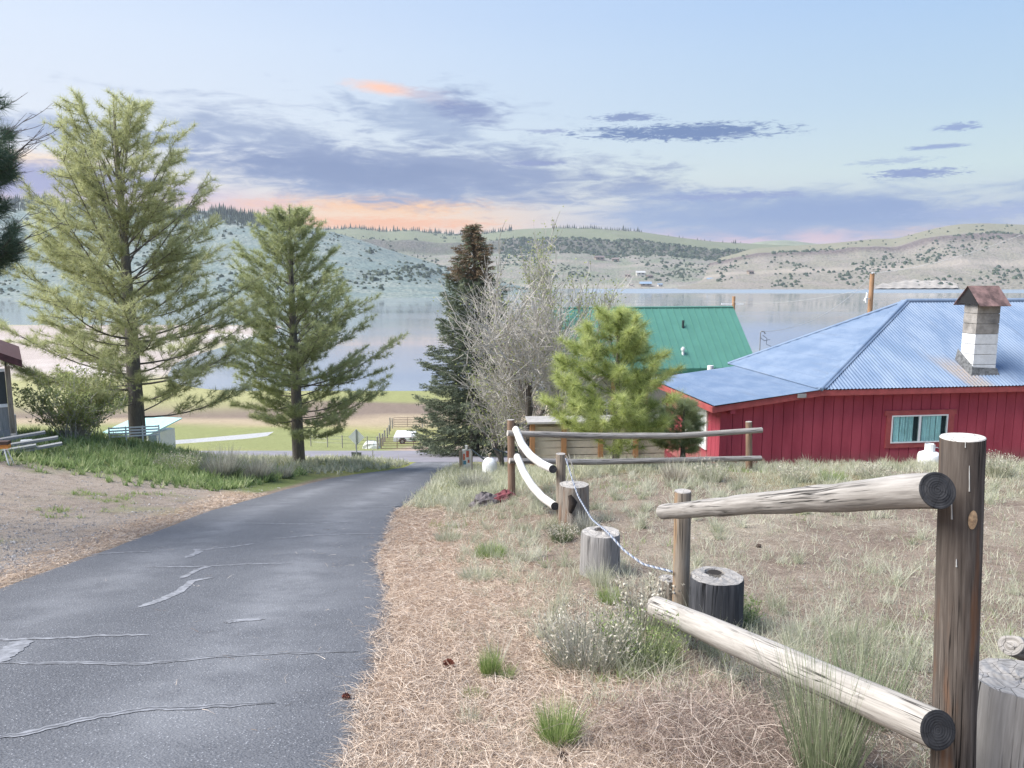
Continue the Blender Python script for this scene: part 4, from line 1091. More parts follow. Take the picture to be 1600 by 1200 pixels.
# ------------------------------------------------------------------ sign, gates, trailer and the things by the cross road
sp_ = at(558, 734, 38.6); sz_ = float(height(sp_[0], sp_[1]))
sg = thing('road_sign', 'back of a diamond road sign on a thin post by the cross road', 'road sign', (sp_[0], sp_[1], sz_), R(-8))
M['sign_back'] = flat('bare_sign_metal', (.52, .56, .60), .45, metal=.2, var=.04)
st = at(558, 671, 38.6)[2] - sz_
MB().box(-.025, .025, -.02, .02, -.1, st).build('post', flat('galvanised_post', (.22, .24, .27), .5), sg)
hd = .43; zc = st - hd + .02
MB().prism([(0, .024, zc - hd), (hd, .024, zc), (0, .024, zc + hd), (-hd, .024, zc)], (0, .006, 0)).build('sign_plate', M['sign_back'], sg)
zb_ = at(558, 712, 38.6)[2] - sz_
MB().box(-.29, .24, .024, .05, zb_ - .17, zb_ + .17).build('lower_plate', flat('dark_plate_back', (.075, .085, .10), .5), sg)
for uu, vv, YY_, hh, lab in [(583, 733, 41, .62, 'short thin marker stake right of the road sign')]:
    p = at(uu, vv, YY_); p[2] = float(height(p[0], p[1]))
    o = MB().box(-.03, .03, -.02, .02, 0, hh).build('marker_stake', flat('grey_stake', (.35, .35, .33), .8)); o.location = p; tag(o, lab, 'stake')
def gate(label, A, Bq, hgt, nr, stiles, mat):
    A, Bq = np.array(A), np.array(Bq); L = float(np.linalg.norm(Bq[:2] - A[:2])); zA, zB = [float(height(q[0], q[1])) for q in (A, Bq)]
    t = thing('metal_gate', label, 'gate', (A[0], A[1], min(zA, zB) - .02), math.atan2(Bq[1] - A[1], Bq[0] - A[0]), 'rusty tube gates of the paddock')
    for k in range(nr):
        z = .12 + (hgt - .12) * (k / (nr - 1)) ** .9
        MB().tube([(0, 0, z), (L, 0, z + .1 * (k == nr - 1))], .03, 6).build('rail', mat, t)
    for s in stiles: MB().tube([(L * s, 0, .1), (L * s, 0, hgt + (.1 * s))], .03, 6).build('stile', mat, t)
    return t
M['rust_gate'] = flat('rusty_gate_tube', (.13, .065, .055), .7, var=.3)
M['brown_gate'] = flat('brown_gate_tube', (.12, .08, .065), .7, var=.3)
gate('nearer rusty tube gate at the cross road in front of the white trailer', at(596, 706, 68), at(671, 704, 68), at(630, 684, 68)[2] - float(height(at(630, 705, 68)[0], 68)), 6, (0, .33, .67, 1), M['rust_gate'])
gate('farther tube gate at the back of the bright green paddock', at(615.5, 668, 104), at(658, 668, 104), 1.35, 6, (0, .5, 1), M['brown_gate'])
fposts = [(590, 705, 68, 1.9), (593.5, 700, 71, 2.3), (598, 697, 74, 2.0), (601, 690, 80, 2.1), (605, 680, 88, 2.0), (608, 677, 93, 1.9), (609.5, 674, 98, 2.9), (613, 670, 102, 2.3), (660, 668, 104, 1.7), (674, 706, 68, 1.7)]
pf = thing('paddock_fence', 'grey post and wire fence running back beside the paddock gates', 'fence', (0, 0, 0))
tops = []
for u, v, YY_, hh in fposts:
    p = at(u, v, YY_); z = float(height(p[0], p[1])); hx_ = hh * .62
    o = MB().tube([(0, 0, -.2), (.02, 0, hx_ * .5), (0, 0, hx_)], .085, 7, wob=.05, seed=int(u)).build('post', M['weathered'], pf)
    o.location = (p[0], p[1], z); tops.append((p[0], p[1], z))
for zz in (.4, .75, 1.05):
    MB().tube([(a, b_, c_ + zz) for a, b_, c_ in tops[:8]], .012, 4).build('wire', M['glass_dark'], pf)
wf2 = thing('wire_fence', 'thin wire stock fence leading left from the gate posts across the meadow', 'fence', (0, 0, 0))
wp = []
for u, YY_ in ((590, 68.3), (574, 69), (556, 70), (535, 71), (512, 72), (486, 73)):
    p = at(u, 700, YY_); z = float(height(p[0], p[1])); wp.append((p[0], p[1], z))
    if u != 590: MB().tube([(p[0], p[1], z), (p[0], p[1], z + 1.2)], .05, 6).build('post', M['weathered'], wf2)
for zz in (.45, .8, 1.1): MB().tube([(a, b_, c_ + zz) for a, b_, c_ in wp], .012, 4).build('wire', M['glass_dark'], wf2)
# white trailer
p = at(631, 688, 78); zt_ = float(height(p[0], p[1]))
tr_ = thing('utility_trailer', 'small white box trailer parked on the grass behind the rusty gate', 'trailer', (p[0], p[1], zt_), R(4))
MB().prism([(-1.05, -.6, .42), (-1.0, -.6, .78), (-.75, .5, 1.25), (-.75, .5, .42)], (2.05, 0, 0)).build('body', M['white_paint'], tr_)
MB().box(-1.02, 1.0, -.635, -.60, .36, .5).build('lower_trim', M['white_paint'], tr_)
wh = MB().tube([(-.10, -.68, .34), (-.10, -.52, .34)], .29, 18).build('wheel', flat('black_tyre', (.02, .02, .022), .8), tr_)
MB().tube([(-.10, -.69, .34), (-.10, -.675, .34)], .14, 14).build('rim', flat('grey_rim', (.3, .3, .32), .4), wh)
MB().tube([(-.10 + .36 * math.cos(a), -.66, .36 + .36 * math.sin(a)) for a in np.linspace(0.15, 3.0, 10)], .05, 6).build('fender', flat('dark_fender', (.08, .075, .07), .7), tr_)
MB().box(-.75, 1.25, -.5, .4, .26, .355).build('chassis', M['rust_gate'], tr_)
# white covered heap
p = at(580, 699, 70.5); zz = float(height(p[0], p[1]))
g_ = np.random.default_rng(3); V, Q = blob(g_, 1, 1, 4, 10)
o = MB().add(V * [.95, .5, .75], Q=Q).build('covered_heap', flat('white_tarp', (.66, .67, .65), .6, bump=.3, bscale=8), smooth=False); o.location = (p[0], p[1], zz); tag(o, 'white sheeted heap beside the left gate post', 'tarp')
# white tank lid and dark rail right of the road end
p = at(765, 731, 27); zz = float(height(p[0], p[1]))
tk = thing('buried_tank', 'white domed propane tank half hidden in grass right of the road end', 'propane tank', (p[0], p[1], zz), R(5))
n = 18; hh_ = (at(765, 713, 27)[2] - zz) * .95
V = [(.27 * math.cos(a) * math.cos(6.283 * q / n) ** 1, .27 * math.cos(a) * math.sin(6.283 * q / n), hh_ * .55 + hh_ * .45 * math.sin(a)) for a in np.linspace(0, 1.5, 6) for q in range(n)] + [(.27 * math.cos(6.283 * q / n), .27 * math.sin(6.283 * q / n), 0) for q in range(n)]
Q = [(a * n + q, a * n + (q + 1) % n, (a + 1) * n + (q + 1) % n, (a + 1) * n + q) for a in range(5) for q in range(n)] + [(6 * n + q, 6 * n + (q + 1) % n, (q + 1) % n, q) for q in range(n)]
MB().add(V, Q=Q).build('dome', M['white_paint'], tk, smooth=True)
MB().tube([(0, 0, hh_ * .98), (0, 0, hh_ + .12), (.06, 0, hh_ + .14)], .04, 8).build('valve', flat('brown_valve', (.25, .2, .15), .6), tk)
rl = thing('pipe_rail', 'dark sloping pipe handrail behind the white domed tank', 'handrail', tuple(at(738, 700, 29)))
A0 = at(737, 703, 29) - np.array(rl.location); B0 = at(762, 722, 28.5) - np.array(rl.location)
MB().tube([A0, B0], .035, 8).build('rail', M['glass_dark'], rl); MB().tube([A0, A0 - [0, 0, .9]], .04, 8).build('post', M['weathered'], rl); MB().tube([B0, B0 - [0, 0, .5]], .03, 8).build('post', M['glass_dark'], rl)
rl2 = thing('pipe_rail', 'dark pipe handrail with an upright just left of the tall end post', 'handrail', tuple(at(785, 705, 30)))
A0 = at(770, 701, 30) - np.array(rl2.location); B0 = at(797, 710, 30) - np.array(rl2.location); C0 = at(786, 706, 30) - np.array(rl2.location)
MB().tube([A0, B0], .025, 8).build('rail', M['glass_dark'], rl2); MB().tube([C0 + [0, 0, .15], C0 - [0, 0, .6]], .03, 8).build('post', M['glass_dark'], rl2)
# painted board post
p = at(729, 731, 31); zz = float(height(p[0], p[1])); ht_ = at(729, 702, 31)[2] - zz
bp = thing('painted_board', 'pale upright board with peeling red and blue paint at the road corner', 'board', (p[0], p[1], zz), R(12))
MB().box(-.17, .17, -.03, .03, -.1, ht_).build('board', flat('peeling_white_board', (.62, .62, .60), .8, var=.15, scale=9), bp)
MB().box(-.30, -.18, -.05, .02, -.1, ht_ * .94).build('side_board', M['post_pale'], bp)
for x0, x1, z0, z1, cc in ((-.02, .10, .62, .93, (.48, .10, .06)), (-.15, -.06, .5, .8, (.5, .16, .10)), (-.14, -.02, .28, .46, (.08, .22, .30)), (.04, .12, .35, .5, (.45, .14, .1))):
    MB().box(x0, x1, -.034, -.031, ht_ * z0, ht_ * z1).build('paint_patch', flat('faded_paint', cc, .8, var=.4, scale=20), bp)
MB().tube([(.0, .0, ht_), (.02, 0, ht_ + .16)], .07, 6, wob=.2).build('post_top', M['bleached'], bp)

# ------------------------------------------------------------------ log rail fence, stumps, rope
def log(name, P, r, mat, endmat, parent=None, sides=20, wob=.02, seed=1, wfreq=3.0, rings=40):
    P = np.asarray(P, float); n = len(P); s = np.linspace(0, 1, n); t = np.linspace(0, 1, rings)
    PP = np.stack([np.interp(t, s, P[:, k]) for k in range(3)], 1)
    if n > 2:
        k_ = 7
        for _ in range(3):
            Q_ = PP.copy(); Q_[1:-1] = (PP[:-2] + PP[1:-1] * 2 + PP[2:]) / 4; PP = Q_
    r = np.interp(t, np.linspace(0, 1, len(r)), r) if not np.isscalar(r) else np.full(rings, r)
    mb = MB(); mb.tube(PP, r, sides, cap=False, wob=wob, seed=seed, wfreq=wfreq)
    o = mb.build(name, mat, parent, smooth=True)
    # cut ends, a few rings of real relief
    V = mb.V[0].reshape(rings, sides, 3)
    g = np.random.default_rng(seed)
    for e, lab in ((0, 0), (rings - 1, 1)):
        c = PP[e]; ax = unit(PP[0] - PP[1]) if e == 0 else unit(PP[-1] - PP[-2])
        rad = [1.0, .97, .75, .5, .25, 0.02]; VV = []; tt = []
        for f in rad:
            lift = .004 if f < .98 else 0
            VV.append(c + (V[e] - c) * f + ax * (lift + (.002 * g.normal() if f < .98 else 0))); tt += [f] * sides
        VV = np.vstack(VV); Q = [(a * sides + q, a * sides + (q + 1) % sides, (a + 1) * sides + (q + 1) % sides, (a + 1) * sides + q) for a in range(len(rad) - 1) for q in range(sides)]
        MB().add(VV, Q=Q, tint=np.array(tt)).build('cut_end', endmat[lab] if isinstance(endmat, (tuple, list)) else endmat, o if parent is None else parent)
    return o
nf = thing('log_rail_fence', 'near log fence: tall dark post and two thick weathered rails sloping to a thinner post', 'fence', (0, 0, 0))
zA = float(height(1.63, 2.8)); tA = at(1504, 684, 2.8); bA = np.array([at(1499, 1190, 2.8)[0], 2.8, zA - .2])
log('post', [bA, tA], [.079, .077, .0755], M['post'], [M['end_dark'], M['end_pale']], nf, wob=.012, seed=4, sides=28, rings=60)
tB = at(1067, 768, 6.2); bB = np.array([at(1062, 1005, 6.2)[0], 6.2, float(height(tB[0], 6.2)) - .2])
log('post', [bB, tB], [.072, .07, .069], M['post_pale'], M['end_grey'], nf, wob=.015, seed=6, sides=20)
top_rail = log('rail', [at(1037, 800, 6.02), at(1180, 787, 4.4), at(1300, 778, 3.5), at(1464, 765, 2.66)], [.060, .062, .066, .066], M['weathered'], [M['end_pale'], M['end_dark']], nf, wob=.035, seed=8, sides=28, rings=110, wfreq=7)
low_rail = log('rail', [at(1026, 949, 5.75), at(1180, 1015, 4.0), at(1465, 1141, 2.6)], [.086, .083, .071], M['weathered_pale'], [M['end_pale'], M['end_dark']], nf, wob=.015, seed=9, sides=28, rings=90, wfreq=2.5)
for u, v, YY_ in ((1419, 765, 2.80), (1054, 927, 6.13), (1404, 1134, 2.74)):
    p = at(u, v, YY_); MB().tube([p + [0, -.006, 0], p + [0, .03, 0]], .007, 10).build('bolt', flat('zinc_bolt', (.45, .46, .48), .35, metal=.7), nf)
kp = at(1519, 812, 2.725); kx = kp[0] - np.interp(kp[2], [bA[2], tA[2]], [bA[0], tA[0]]); kp[1] = 2.8 - math.sqrt(max(.0770 ** 2 - kx * kx, 0))
V = np.array([(math.cos(q) * f, -.10 * (1 - f), math.sin(q) * f) for f in (1, .8, .5, .05) for q in np.linspace(0, 6.2832, 16, endpoint=False)])
V = V * [.017, .04, .036]; ka = math.asin(max(-1, min(1, kx / .077))); V = V @ np.array([[math.cos(ka), math.sin(ka), 0], [-math.sin(ka), math.cos(ka), 0], [0, 0, 1]])
MB().add(V + kp + [0, -.002, 0], Q=[(a * 16 + q, a * 16 + (q + 1) % 16, (a + 1) * 16 + (q + 1) % 16, (a + 1) * 16 + q) for a in range(3) for q in range(16)]).build('knot', flat('pale_knot', (.40, .27, .16), .8, var=.4, scale=60), nf, smooth=True)
# pale resin streaks run down from the rail
M['resin'] = flat('pale_resin', (.50, .50, .48), .5)
for u, v0, v1, w_ in ((1494, 772, 815, .0026), (1515, 728, 768, .0018), (1498, 876, 888, .0024), (1510, 690, 700, .0015)):
    P = [at(u, v, 2.722) for v in np.linspace(v0, v1, 6)]
    for q in P: 
        dx = q[0] - np.interp(q[2], [bA[2], tA[2]], [bA[0], tA[0]]); q[1] = 2.8 - math.sqrt(max(.0774 ** 2 - dx * dx, 0)) - .001
    MB().tube(P, np.array([.5, .8, 1, .9, 1, 1.3]) * w_, 6).build('resin_streak', M['resin'], nf, smooth=True)
ffz = lambda u, v, Yq: float(height(at(u, v, Yq)[0], Yq))
ff = thing('curved_rail_fence', 'middle fence with two bleached curved poles between two brown posts', 'fence', (0, 0, 0))
tC = at(876, 709, 11.0); bC = np.array([at(877, 805, 11.0)[0], 11.0, ffz(877, 805, 11) - .2])
log('post', [bC, tC], [.073, .07, .07], M['post_pale'], M['end_grey'], ff, wob=.02, seed=12)
tD = at(798, 656, 14.6); bD = np.array([at(800, 750, 14.6)[0], 14.6, ffz(800, 750, 14.6) - .2])
dpost = log('post', [bD, tD], [.075, .072, .07], M['brown_post'], M['end_grey'], ff, wob=.03, seed=13)
up_ = [(806, 671), (815, 694), (829, 712), (846, 725), (864, 733)]
lo_ = [(808, 714), (818, 738), (832, 760), (848, 778), (867, 791)]
for pts, sd_ in ((up_, 14), (lo_, 15)):
    P = [at(u, v, Yq) for (u, v), Yq in zip(pts, (14.35, 13.4, 12.5, 11.7, 10.85))]
    log('curved_pole', P, [.066, .068, .066, .064, .060], M['bleached'], [M['end_pale'], M['end_dark']], ff, wob=.015, seed=sd_, rings=60)
rf = thing('straight_rail_fence', 'far fence of two long grey rails reaching to a post before the red house', 'fence', (0, 0, 0))
tE = at(1170, 659, 15.7); bE = np.array([at(1171, 742, 15.7)[0], 15.7, ffz(1171, 742, 15.7) - .2])
log('post', [bE, tE], [.07, .068, .066], M['brown_post'], M['end_grey'], rf, seed=17)
log('rail', [at(793, 677, 14.45), at(920, 681, 14.9), at(1060, 681, 15.3), at(1190, 672, 15.55)], [.058, .062, .060, .056], M['weathered'], M['end_pale'], rf, seed=18, rings=60, wob=.02)
log('rail', [at(796, 720, 14.45), at(920, 722, 14.9), at(1060, 719, 15.3), at(1189, 716, 15.55)], [.056, .058, .058, .054], M['weathered'], M['end_pale'], rf, seed=19, rings=60, wob=.02)
# stumps
def stump(u, vt, vb, Yq, wpx, mat, endm, label, hole=None, seed=1, flare=1.12, sx=1.0, group='cut log stumps along the fence'):
    r = wpx / 2 / FPX * Yq; top = at(u, vt, Yq); x, y_ = top[0], Yq + r * .2
    zb = float(height(x, y_)); h = top[2] - zb
    g = np.random.default_rng(seed); n = 40
    t = thing('stump', label, 'stump', (x, y_, zb), 0, group)
    ph = g.uniform(0, 6.28, 4); ang = np.linspace(0, 6.2832, n, endpoint=False)
    rr = r * (1 + .03 * np.sin(3 * ang + ph[0]) + .02 * np.sin(7 * ang + ph[1]) + .015 * np.sin(13 * ang + ph[2]))
    V = []; wv = []; zs = np.linspace(-.12, h, 16)
    for z in zs:
        f = 1 + (flare - 1) * (1 - (z + .12) / (h + .12)) ** 1.5 - .03 * (z >= h - 1e-6)
        for q in range(n): V.append((sx * rr[q] * f * math.cos(ang[q]), rr[q] * f * math.sin(ang[q]), z)); wv.append((r * math.cos(ang[q]), r * math.sin(ang[q]), z + seed))
    MB().add(V, Q=[(a * n + q, a * n + (q + 1) % n, (a + 1) * n + (q + 1) % n, (a + 1) * n + q) for a in range(15) for q in range(n)], wv=wv).build('trunk', mat, t, smooth=True)
    V = []; tt = []; wv = []
    rads = [1, .9, .75, .6, .45, .3, .18, .02]
    for f in rads:
        for q in range(n):
            X_, Y_ = sx * rr[q] * .97 * f * math.cos(ang[q]), rr[q] * .97 * f * math.sin(ang[q])
            z = h + .004 * math.sin(q * 1.3 + f * 9) * (f < .95)
            if hole:
                hx, hy, hr = hole
                dd = math.hypot(X_ / r - hx, Y_ / r - hy)
                if dd < hr: z -= .12
            V.append((X_, Y_, z)); tt.append(f); wv.append((X_ + seed, Y_, z))
    MB().add(V, Q=[(a * n + q, a * n + (q + 1) % n, (a + 1) * n + (q + 1) % n, (a + 1) * n + q) for a in range(len(rads) - 1) for q in range(n)], tint=np.array(tt), wv=wv).build('cut_top', endm, t)
    if hole:
        hx, hy, hr = hole; n2 = 14
        V = [(hx * r + hr * r * .8 * math.cos(6.283 * q / n2), hy * r + hr * r * .8 * math.sin(6.283 * q / n2), h + .006) for q in range(n2)] + [(hx * r, hy * r, h + .0055)]
        MB().add(V, T=[(q, (q + 1) % n2, n2) for q in range(n2)]).build('hollow', flat('rotted_hollow', (.03, .024, .02), 1), t)
    return t
stump(897, 758, 825, 10.6, 48, M['stump'], M['end_grey'], 'brown stump with a rotted hollow side behind the middle fence post', None, 3)
stump(940, 833, 905, 7.9, 63, M['stump_grey'], M['end_grey'], 'pale grey stump with a small hole in its top, between the two posts', (.0, .35, .26), 5, 1.08)
stump(1122, 903, 1030, 5.75, 86, M['stump_dark'], M['end_grey'], 'dark charred stump with grey hollow top behind the thinner post', (.0, .3, .34), 6, 1.05)
stump(1045, 905, 1010, 6.45, 34, M['stump'], M['end_grey'], 'narrow splintered brown stump just left of the thinner post', None, 7, 1.05)
stump(1605, 1068, 1200, 2.95, 150, M['stump_grey'], M['end_grey'], 'big grey cracked stump at the frame edge right of the tall post', None, 9, 1.04)
ol = log('gnarled_log', [at(1580, 1008, 3.25), at(1640, 1030, 3.4), at(1760, 1050, 3.6)], [.05, .062, .07], M['weathered'], M['end_grey'], None, wob=.12, seed=21, sides=24)
tag(ol, 'splintered grey log end poking in above the big stump', 'log')
# rotted hollow on the first stump: dark cavity
p = at(893, 785, 10.42)
o = MB().tube([p + [-.02, .02, .10], p + [.02, -.01, 0], p + [-.01, .02, -.14]], [.03, .06, .04], 10, wob=.2, seed=4).build('cavity', flat('dark_cavity', (.03, .022, .018), 1), smooth=True)
s1_ = [q for q in bpy.data.objects if q.name == 'stump'][0]; o.parent = s1_; o.location = -s1_.location
# rope
rp = [(884, 716, 10.9), (892, 742, 10.6), (903, 775, 10.1), (925, 812, 8.9), (950, 832, 7.6), (975, 860, 7.1), (1005, 882, 6.7), (1050, 893, 6.15)]
P = np.array([at(*q) for q in rp]); tt = np.linspace(0, 1, 260); sk_ = np.linspace(0, 1, len(P)); P = np.stack([np.interp(tt, sk_, P[:, k]) for k in range(3)], 1)
for _ in range(40): P[1:-1] = (P[:-2] + 2 * P[1:-1] + P[2:]) / 4
T = unit(np.gradient(P, axis=0)); A_ = unit(np.cross(T, [0, 0, 1.])); B_ = np.cross(T, A_); Ls = np.concatenate([[0], np.cumsum(np.linalg.norm(np.diff(P, axis=0), axis=1))])
# finer sampling so the twist reads
tf = np.linspace(0, Ls[-1], 1400); I = lambda A: np.stack([np.interp(tf, Ls, A[:, k]) for k in range(3)], 1)
Pf, Af, Bf = I(P), I(A_), I(B_)
rope = thing('twisted_rope', 'white and blue twisted rope sagging between the middle post and the thinner post', 'rope', (0, 0, 0))
for k, cc in enumerate(((.40, .41, .44), (.10, .13, .20), (.27, .30, .35))):
    ph = tf * 6.2832 / .11 + k * 2.094
    MB().tube(Pf + .0058 * (np.cos(ph)[:, None] * Af + np.sin(ph)[:, None] * Bf), .0062, 5).build('strand', flat('rope_strand', cc, .8, var=.1, scale=30), rope, smooth=True)
tie = thing('wire_loops', 'loose loops of thin wire hanging from the top of the middle fence post', 'wire', tuple(at(888, 730, 10.9)))
MB().tube([(-.04, -.02, .18), (.05, -.03, .05), (.0, -.02, -.12), (-.05, -.02, -.3), (-.03, 0, -.45)], .007, 5).tube([(.0, -.02, .2), (.07, -.03, .0), (.09, -.02, -.2), (.02, -.02, -.28)], .006, 5).build('loop', M['pale_twig'], tie)

# ------------------------------------------------------------------ trees
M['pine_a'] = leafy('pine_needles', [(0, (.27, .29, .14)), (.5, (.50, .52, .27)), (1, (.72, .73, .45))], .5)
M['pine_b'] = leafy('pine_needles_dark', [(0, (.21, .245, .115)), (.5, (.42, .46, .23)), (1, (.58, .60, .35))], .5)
M['pine_y'] = leafy('young_pine_needles', [(0, (.13, .19, .055)), (.5, (.45, .51, .18)), (1, (.72, .76, .38))], .45)  # dark low end paints shade into the crown interior
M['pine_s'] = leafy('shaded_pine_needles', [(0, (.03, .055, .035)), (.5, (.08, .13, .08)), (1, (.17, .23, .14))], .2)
M['spruce_n'] = leafy('spruce_needles', [(0, (.07, .095, .065)), (.5, (.17, .20, .13)), (1, (.33, .36, .23))], .15)
M['spruce_top'] = leafy('spruce_cones', [(0, (.14, .10, .065)), (1, (.34, .25, .16))], .15)
def trunk_path(H, lean, g, n=14, wig=.04):
    t = np.linspace(0, 1, n)
    return np.stack([lean[0] * t + wig * H * .1 * np.sin(t * 5 + g.uniform(0, 6)) * t, lean[1] * t + wig * H * .08 * np.sin(t * 4 + g.uniform(0, 6)) * t, H * t], 1)
def pine(name, label, cat, base, H, prof, seed, nb=60, r0=.26, nl=.2, nw=.006, per=40, t0=.14, mat='pine_a', tuft_step=.34, second=9, az_lim=None, topel=60, droopel=-8, density=1.0, trunk=True, spread=.95, group='ponderosa pines', irr=.42):
    g = np.random.default_rng(seed)
    t_ = thing(name, label, cat, tuple(base), 0, group)
    TP = trunk_path(H, (0, 0), g); TP[0, 2] = -.5
    mb = MB()
    mb.tube(TP, r0 * (1 - np.linspace(0, 1, len(TP))) ** .85 + .012, 14, wob=.05, seed=seed, wfreq=1.5)
    mb.build('trunk', M['bark'], t_, smooth=True)
    tl, L_, R_ = map(np.array, zip(*prof))
    br = MB(); tp = []; td = []; tk = []
    for i in range(nb):
        f = (i + .5) / nb; t = t0 + (1 - t0) * f ** .9; t = min(t + g.uniform(-.01, .01), .985)
        a = i * 2.39996 + g.uniform(-.35, .35)
        if az_lim and not (az_lim[0] <= (a % 6.2832) <= az_lim[1]): continue
        c = math.cos(a); reach = (np.interp(t, tl, L_) * (1 - c) + np.interp(t, tl, R_) * (1 + c)) / 2 * (1.08 - (irr if t < .85 else irr * .5) * g.random() ** 1.4)
        if reach < .15: reach = .15
        el_ = R(np.interp(t, [t0, .35, .6, 1.0], [droopel, 8, 28, topel]) + g.uniform(-8, 8))
        el_ = min(el_, R(72))
        d = np.array([math.cos(a), math.sin(a), 0]); Lb = reach / max(math.cos(el_), .35)
        z0 = max(t * H - reach * math.tan(el_) * .75, H * t0 * .85); z0 = min(z0, H * (min(t + .05, .985)) - reach * math.tan(el_) - .16 * Lb); z0 = max(z0, H * .08)
        ks = np.linspace(0, 1, 8); sagk = -.04 * Lb * np.sin(ks * np.pi) if t < .55 else .0 * ks
        up = .16 * Lb * ks ** 2.2
        lat = np.cross(d, [0, 0, 1]) * g.uniform(-.12, .12) * Lb
        P = np.array([0, 0, z0])[None] + d * (reach * ks)[:, None] + np.array([0, 0, 1.])[None] * (math.tan(el_) * reach * ks + sagk + up)[:, None] + lat[None] * (ks ** 2)[:, None]
        P[0, :2] = 0; tx = np.interp(z0 / H, np.linspace(0, 1, len(TP)), TP[:, 0]); ty = np.interp(z0 / H, np.linspace(0, 1, len(TP)), TP[:, 1]); P[:, 0] += tx; P[:, 1] += ty
        rb = max(.006, .0115 * Lb ** .85 * (r0 / .26)); br.tube(P, rb * (1 - .86 * ks), 5, cap=False)
        ns = max(3, int(second * (.5 + .5 * reach / max(R_.max(), L_.max()))))
        for q in range(ns):
            s = .25 + .75 * (q + g.random() * .8) / ns; s = min(s, .99)
            p = np.array([np.interp(s, ks, P[:, k]) for k in range(3)])
            side = 1 if q % 2 else -1
            if g.random() < .16: continue
            dd = unit(d * g.uniform(.5, 1.0) + np.cross(d, [0, 0, 1]) * side * g.uniform(.4, 1.0) + np.array([0, 0, g.uniform(-.1, .55)]))
            l2 = Lb * g.uniform(.20, .36) * (1.15 - .6 * s) + .10
            k2 = np.linspace(0, 1, 4); P2 = p + dd * (l2 * k2)[:, None] + np.array([0, 0, .22 * l2])[None] * (k2 ** 2)[:, None]
            br.tube(P2, max(.004, rb * .32) * (1 - .7 * k2), 3, cap=False)
            nt = max(1, int(l2 / tuft_step * density + g.random()))
            for w_ in range(nt + 1):
                s2 = .35 + .65 * (w_ + g.random() * .5) / (nt + .5); s2 = min(s2, 1)
                pp = np.array([np.interp(s2, k2, P2[:, k]) for k in range(3)])
                off = g.normal(size=3) * [1, 1, .6]; off = unit(off) * g.uniform(.05, .22) * (s2 < .95) * min(1, l2)
                off[2] = abs(off[2]) * .6
                if np.linalg.norm(off) > .04: br.tube([pp, pp + off], [.004, .003], 3, cap=False)
                tp.append(pp + off); td.append(unit(dd * .8 + off * 1.5 + np.array([0, 0, .35]))); tk.append(.35 * g.random() + .4 * s)  # tint falls toward the trunk: inner crown shade put into the needle colour
            if s > .3:
                tp.append(p + g.normal(size=3) * .05); td.append(unit(d + [0, 0, .5])); tk.append(.2 + .3 * g.random())
        for q in range(3): tp.append(P[-1] - (P[-1] - P[-2]) * q * .3); td.append(unit(P[-1] - P[-2])); tk.append(.7)
    # leader
    for q in range(4): tp.append(TP[-1] - [0, 0, q * nl * .5]); td.append(unit([g.normal() * .2, g.normal() * .2, 1])); tk.append(.6)
    br.build('limbs', M['bark'], t_, kind='stuff')
    tp = np.array(tp); td = np.array(td); tk = np.array(tk); n = len(tp)
    if name == 'edge_pine':
        uu_ = 800 + FPX * (tp[:, 0] + base[0]) / (tp[:, 1] + base[1]); k_ = (tp[:, 0] > .6) & (uu_ < 46); tp, td, tk = tp[k_], td[k_], tk[k_]; n = len(tp)
    PP = np.repeat(tp, per, 0); DD = np.repeat(td, per, 0)
    back = g.random((n * per, 1)) * nl * .55
    PP = PP - DD * back
    dirs = unit(DD * .55 + unit(g.normal(size=PP.shape)) * spread)
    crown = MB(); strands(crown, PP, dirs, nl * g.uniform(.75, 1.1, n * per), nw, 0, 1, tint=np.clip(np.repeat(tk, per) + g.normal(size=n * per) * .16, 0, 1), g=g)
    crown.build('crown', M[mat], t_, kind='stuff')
    return t_, n
cnt = []
def on_ground(u, v, Yq, dz=0):
    p = at(u, v, Yq); p[2] = float(height(p[0], p[1])) + dz; return p
# the tall pine: half widths in metres at relative heights, left and right
b1 = on_ground(216, 690, 26.0); H1_ = at(213, 121, 26)[2] - b1[2]
m26 = 26 / FPX
def prof_px(rows, Yq, u0, vt, H, bz):
    out = []
    for v, ul, ur in rows:
        z = at(u0, v, Yq)[2] - bz; out.append((z / H, (u0 - ul) * Yq / FPX, (ur - u0) * Yq / FPX))
    out.sort(); return out
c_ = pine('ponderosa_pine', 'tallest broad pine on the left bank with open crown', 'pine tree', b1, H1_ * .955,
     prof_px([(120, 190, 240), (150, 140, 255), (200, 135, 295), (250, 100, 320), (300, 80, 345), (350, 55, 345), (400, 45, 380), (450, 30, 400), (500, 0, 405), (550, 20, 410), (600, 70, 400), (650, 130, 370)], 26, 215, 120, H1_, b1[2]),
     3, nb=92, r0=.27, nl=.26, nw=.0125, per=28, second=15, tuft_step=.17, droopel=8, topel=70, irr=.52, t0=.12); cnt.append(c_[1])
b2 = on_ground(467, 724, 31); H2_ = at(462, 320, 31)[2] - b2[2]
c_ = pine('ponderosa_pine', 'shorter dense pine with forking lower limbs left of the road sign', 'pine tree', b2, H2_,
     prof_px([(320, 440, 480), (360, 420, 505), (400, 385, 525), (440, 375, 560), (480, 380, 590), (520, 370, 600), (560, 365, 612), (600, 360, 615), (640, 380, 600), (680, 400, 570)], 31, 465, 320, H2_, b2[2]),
     8, nb=104, r0=.25, nl=.23, nw=.0135, per=26, second=16, tuft_step=.18, mat='pine_b', topel=50, droopel=2, irr=.5, t0=.10); cnt.append(c_[1])
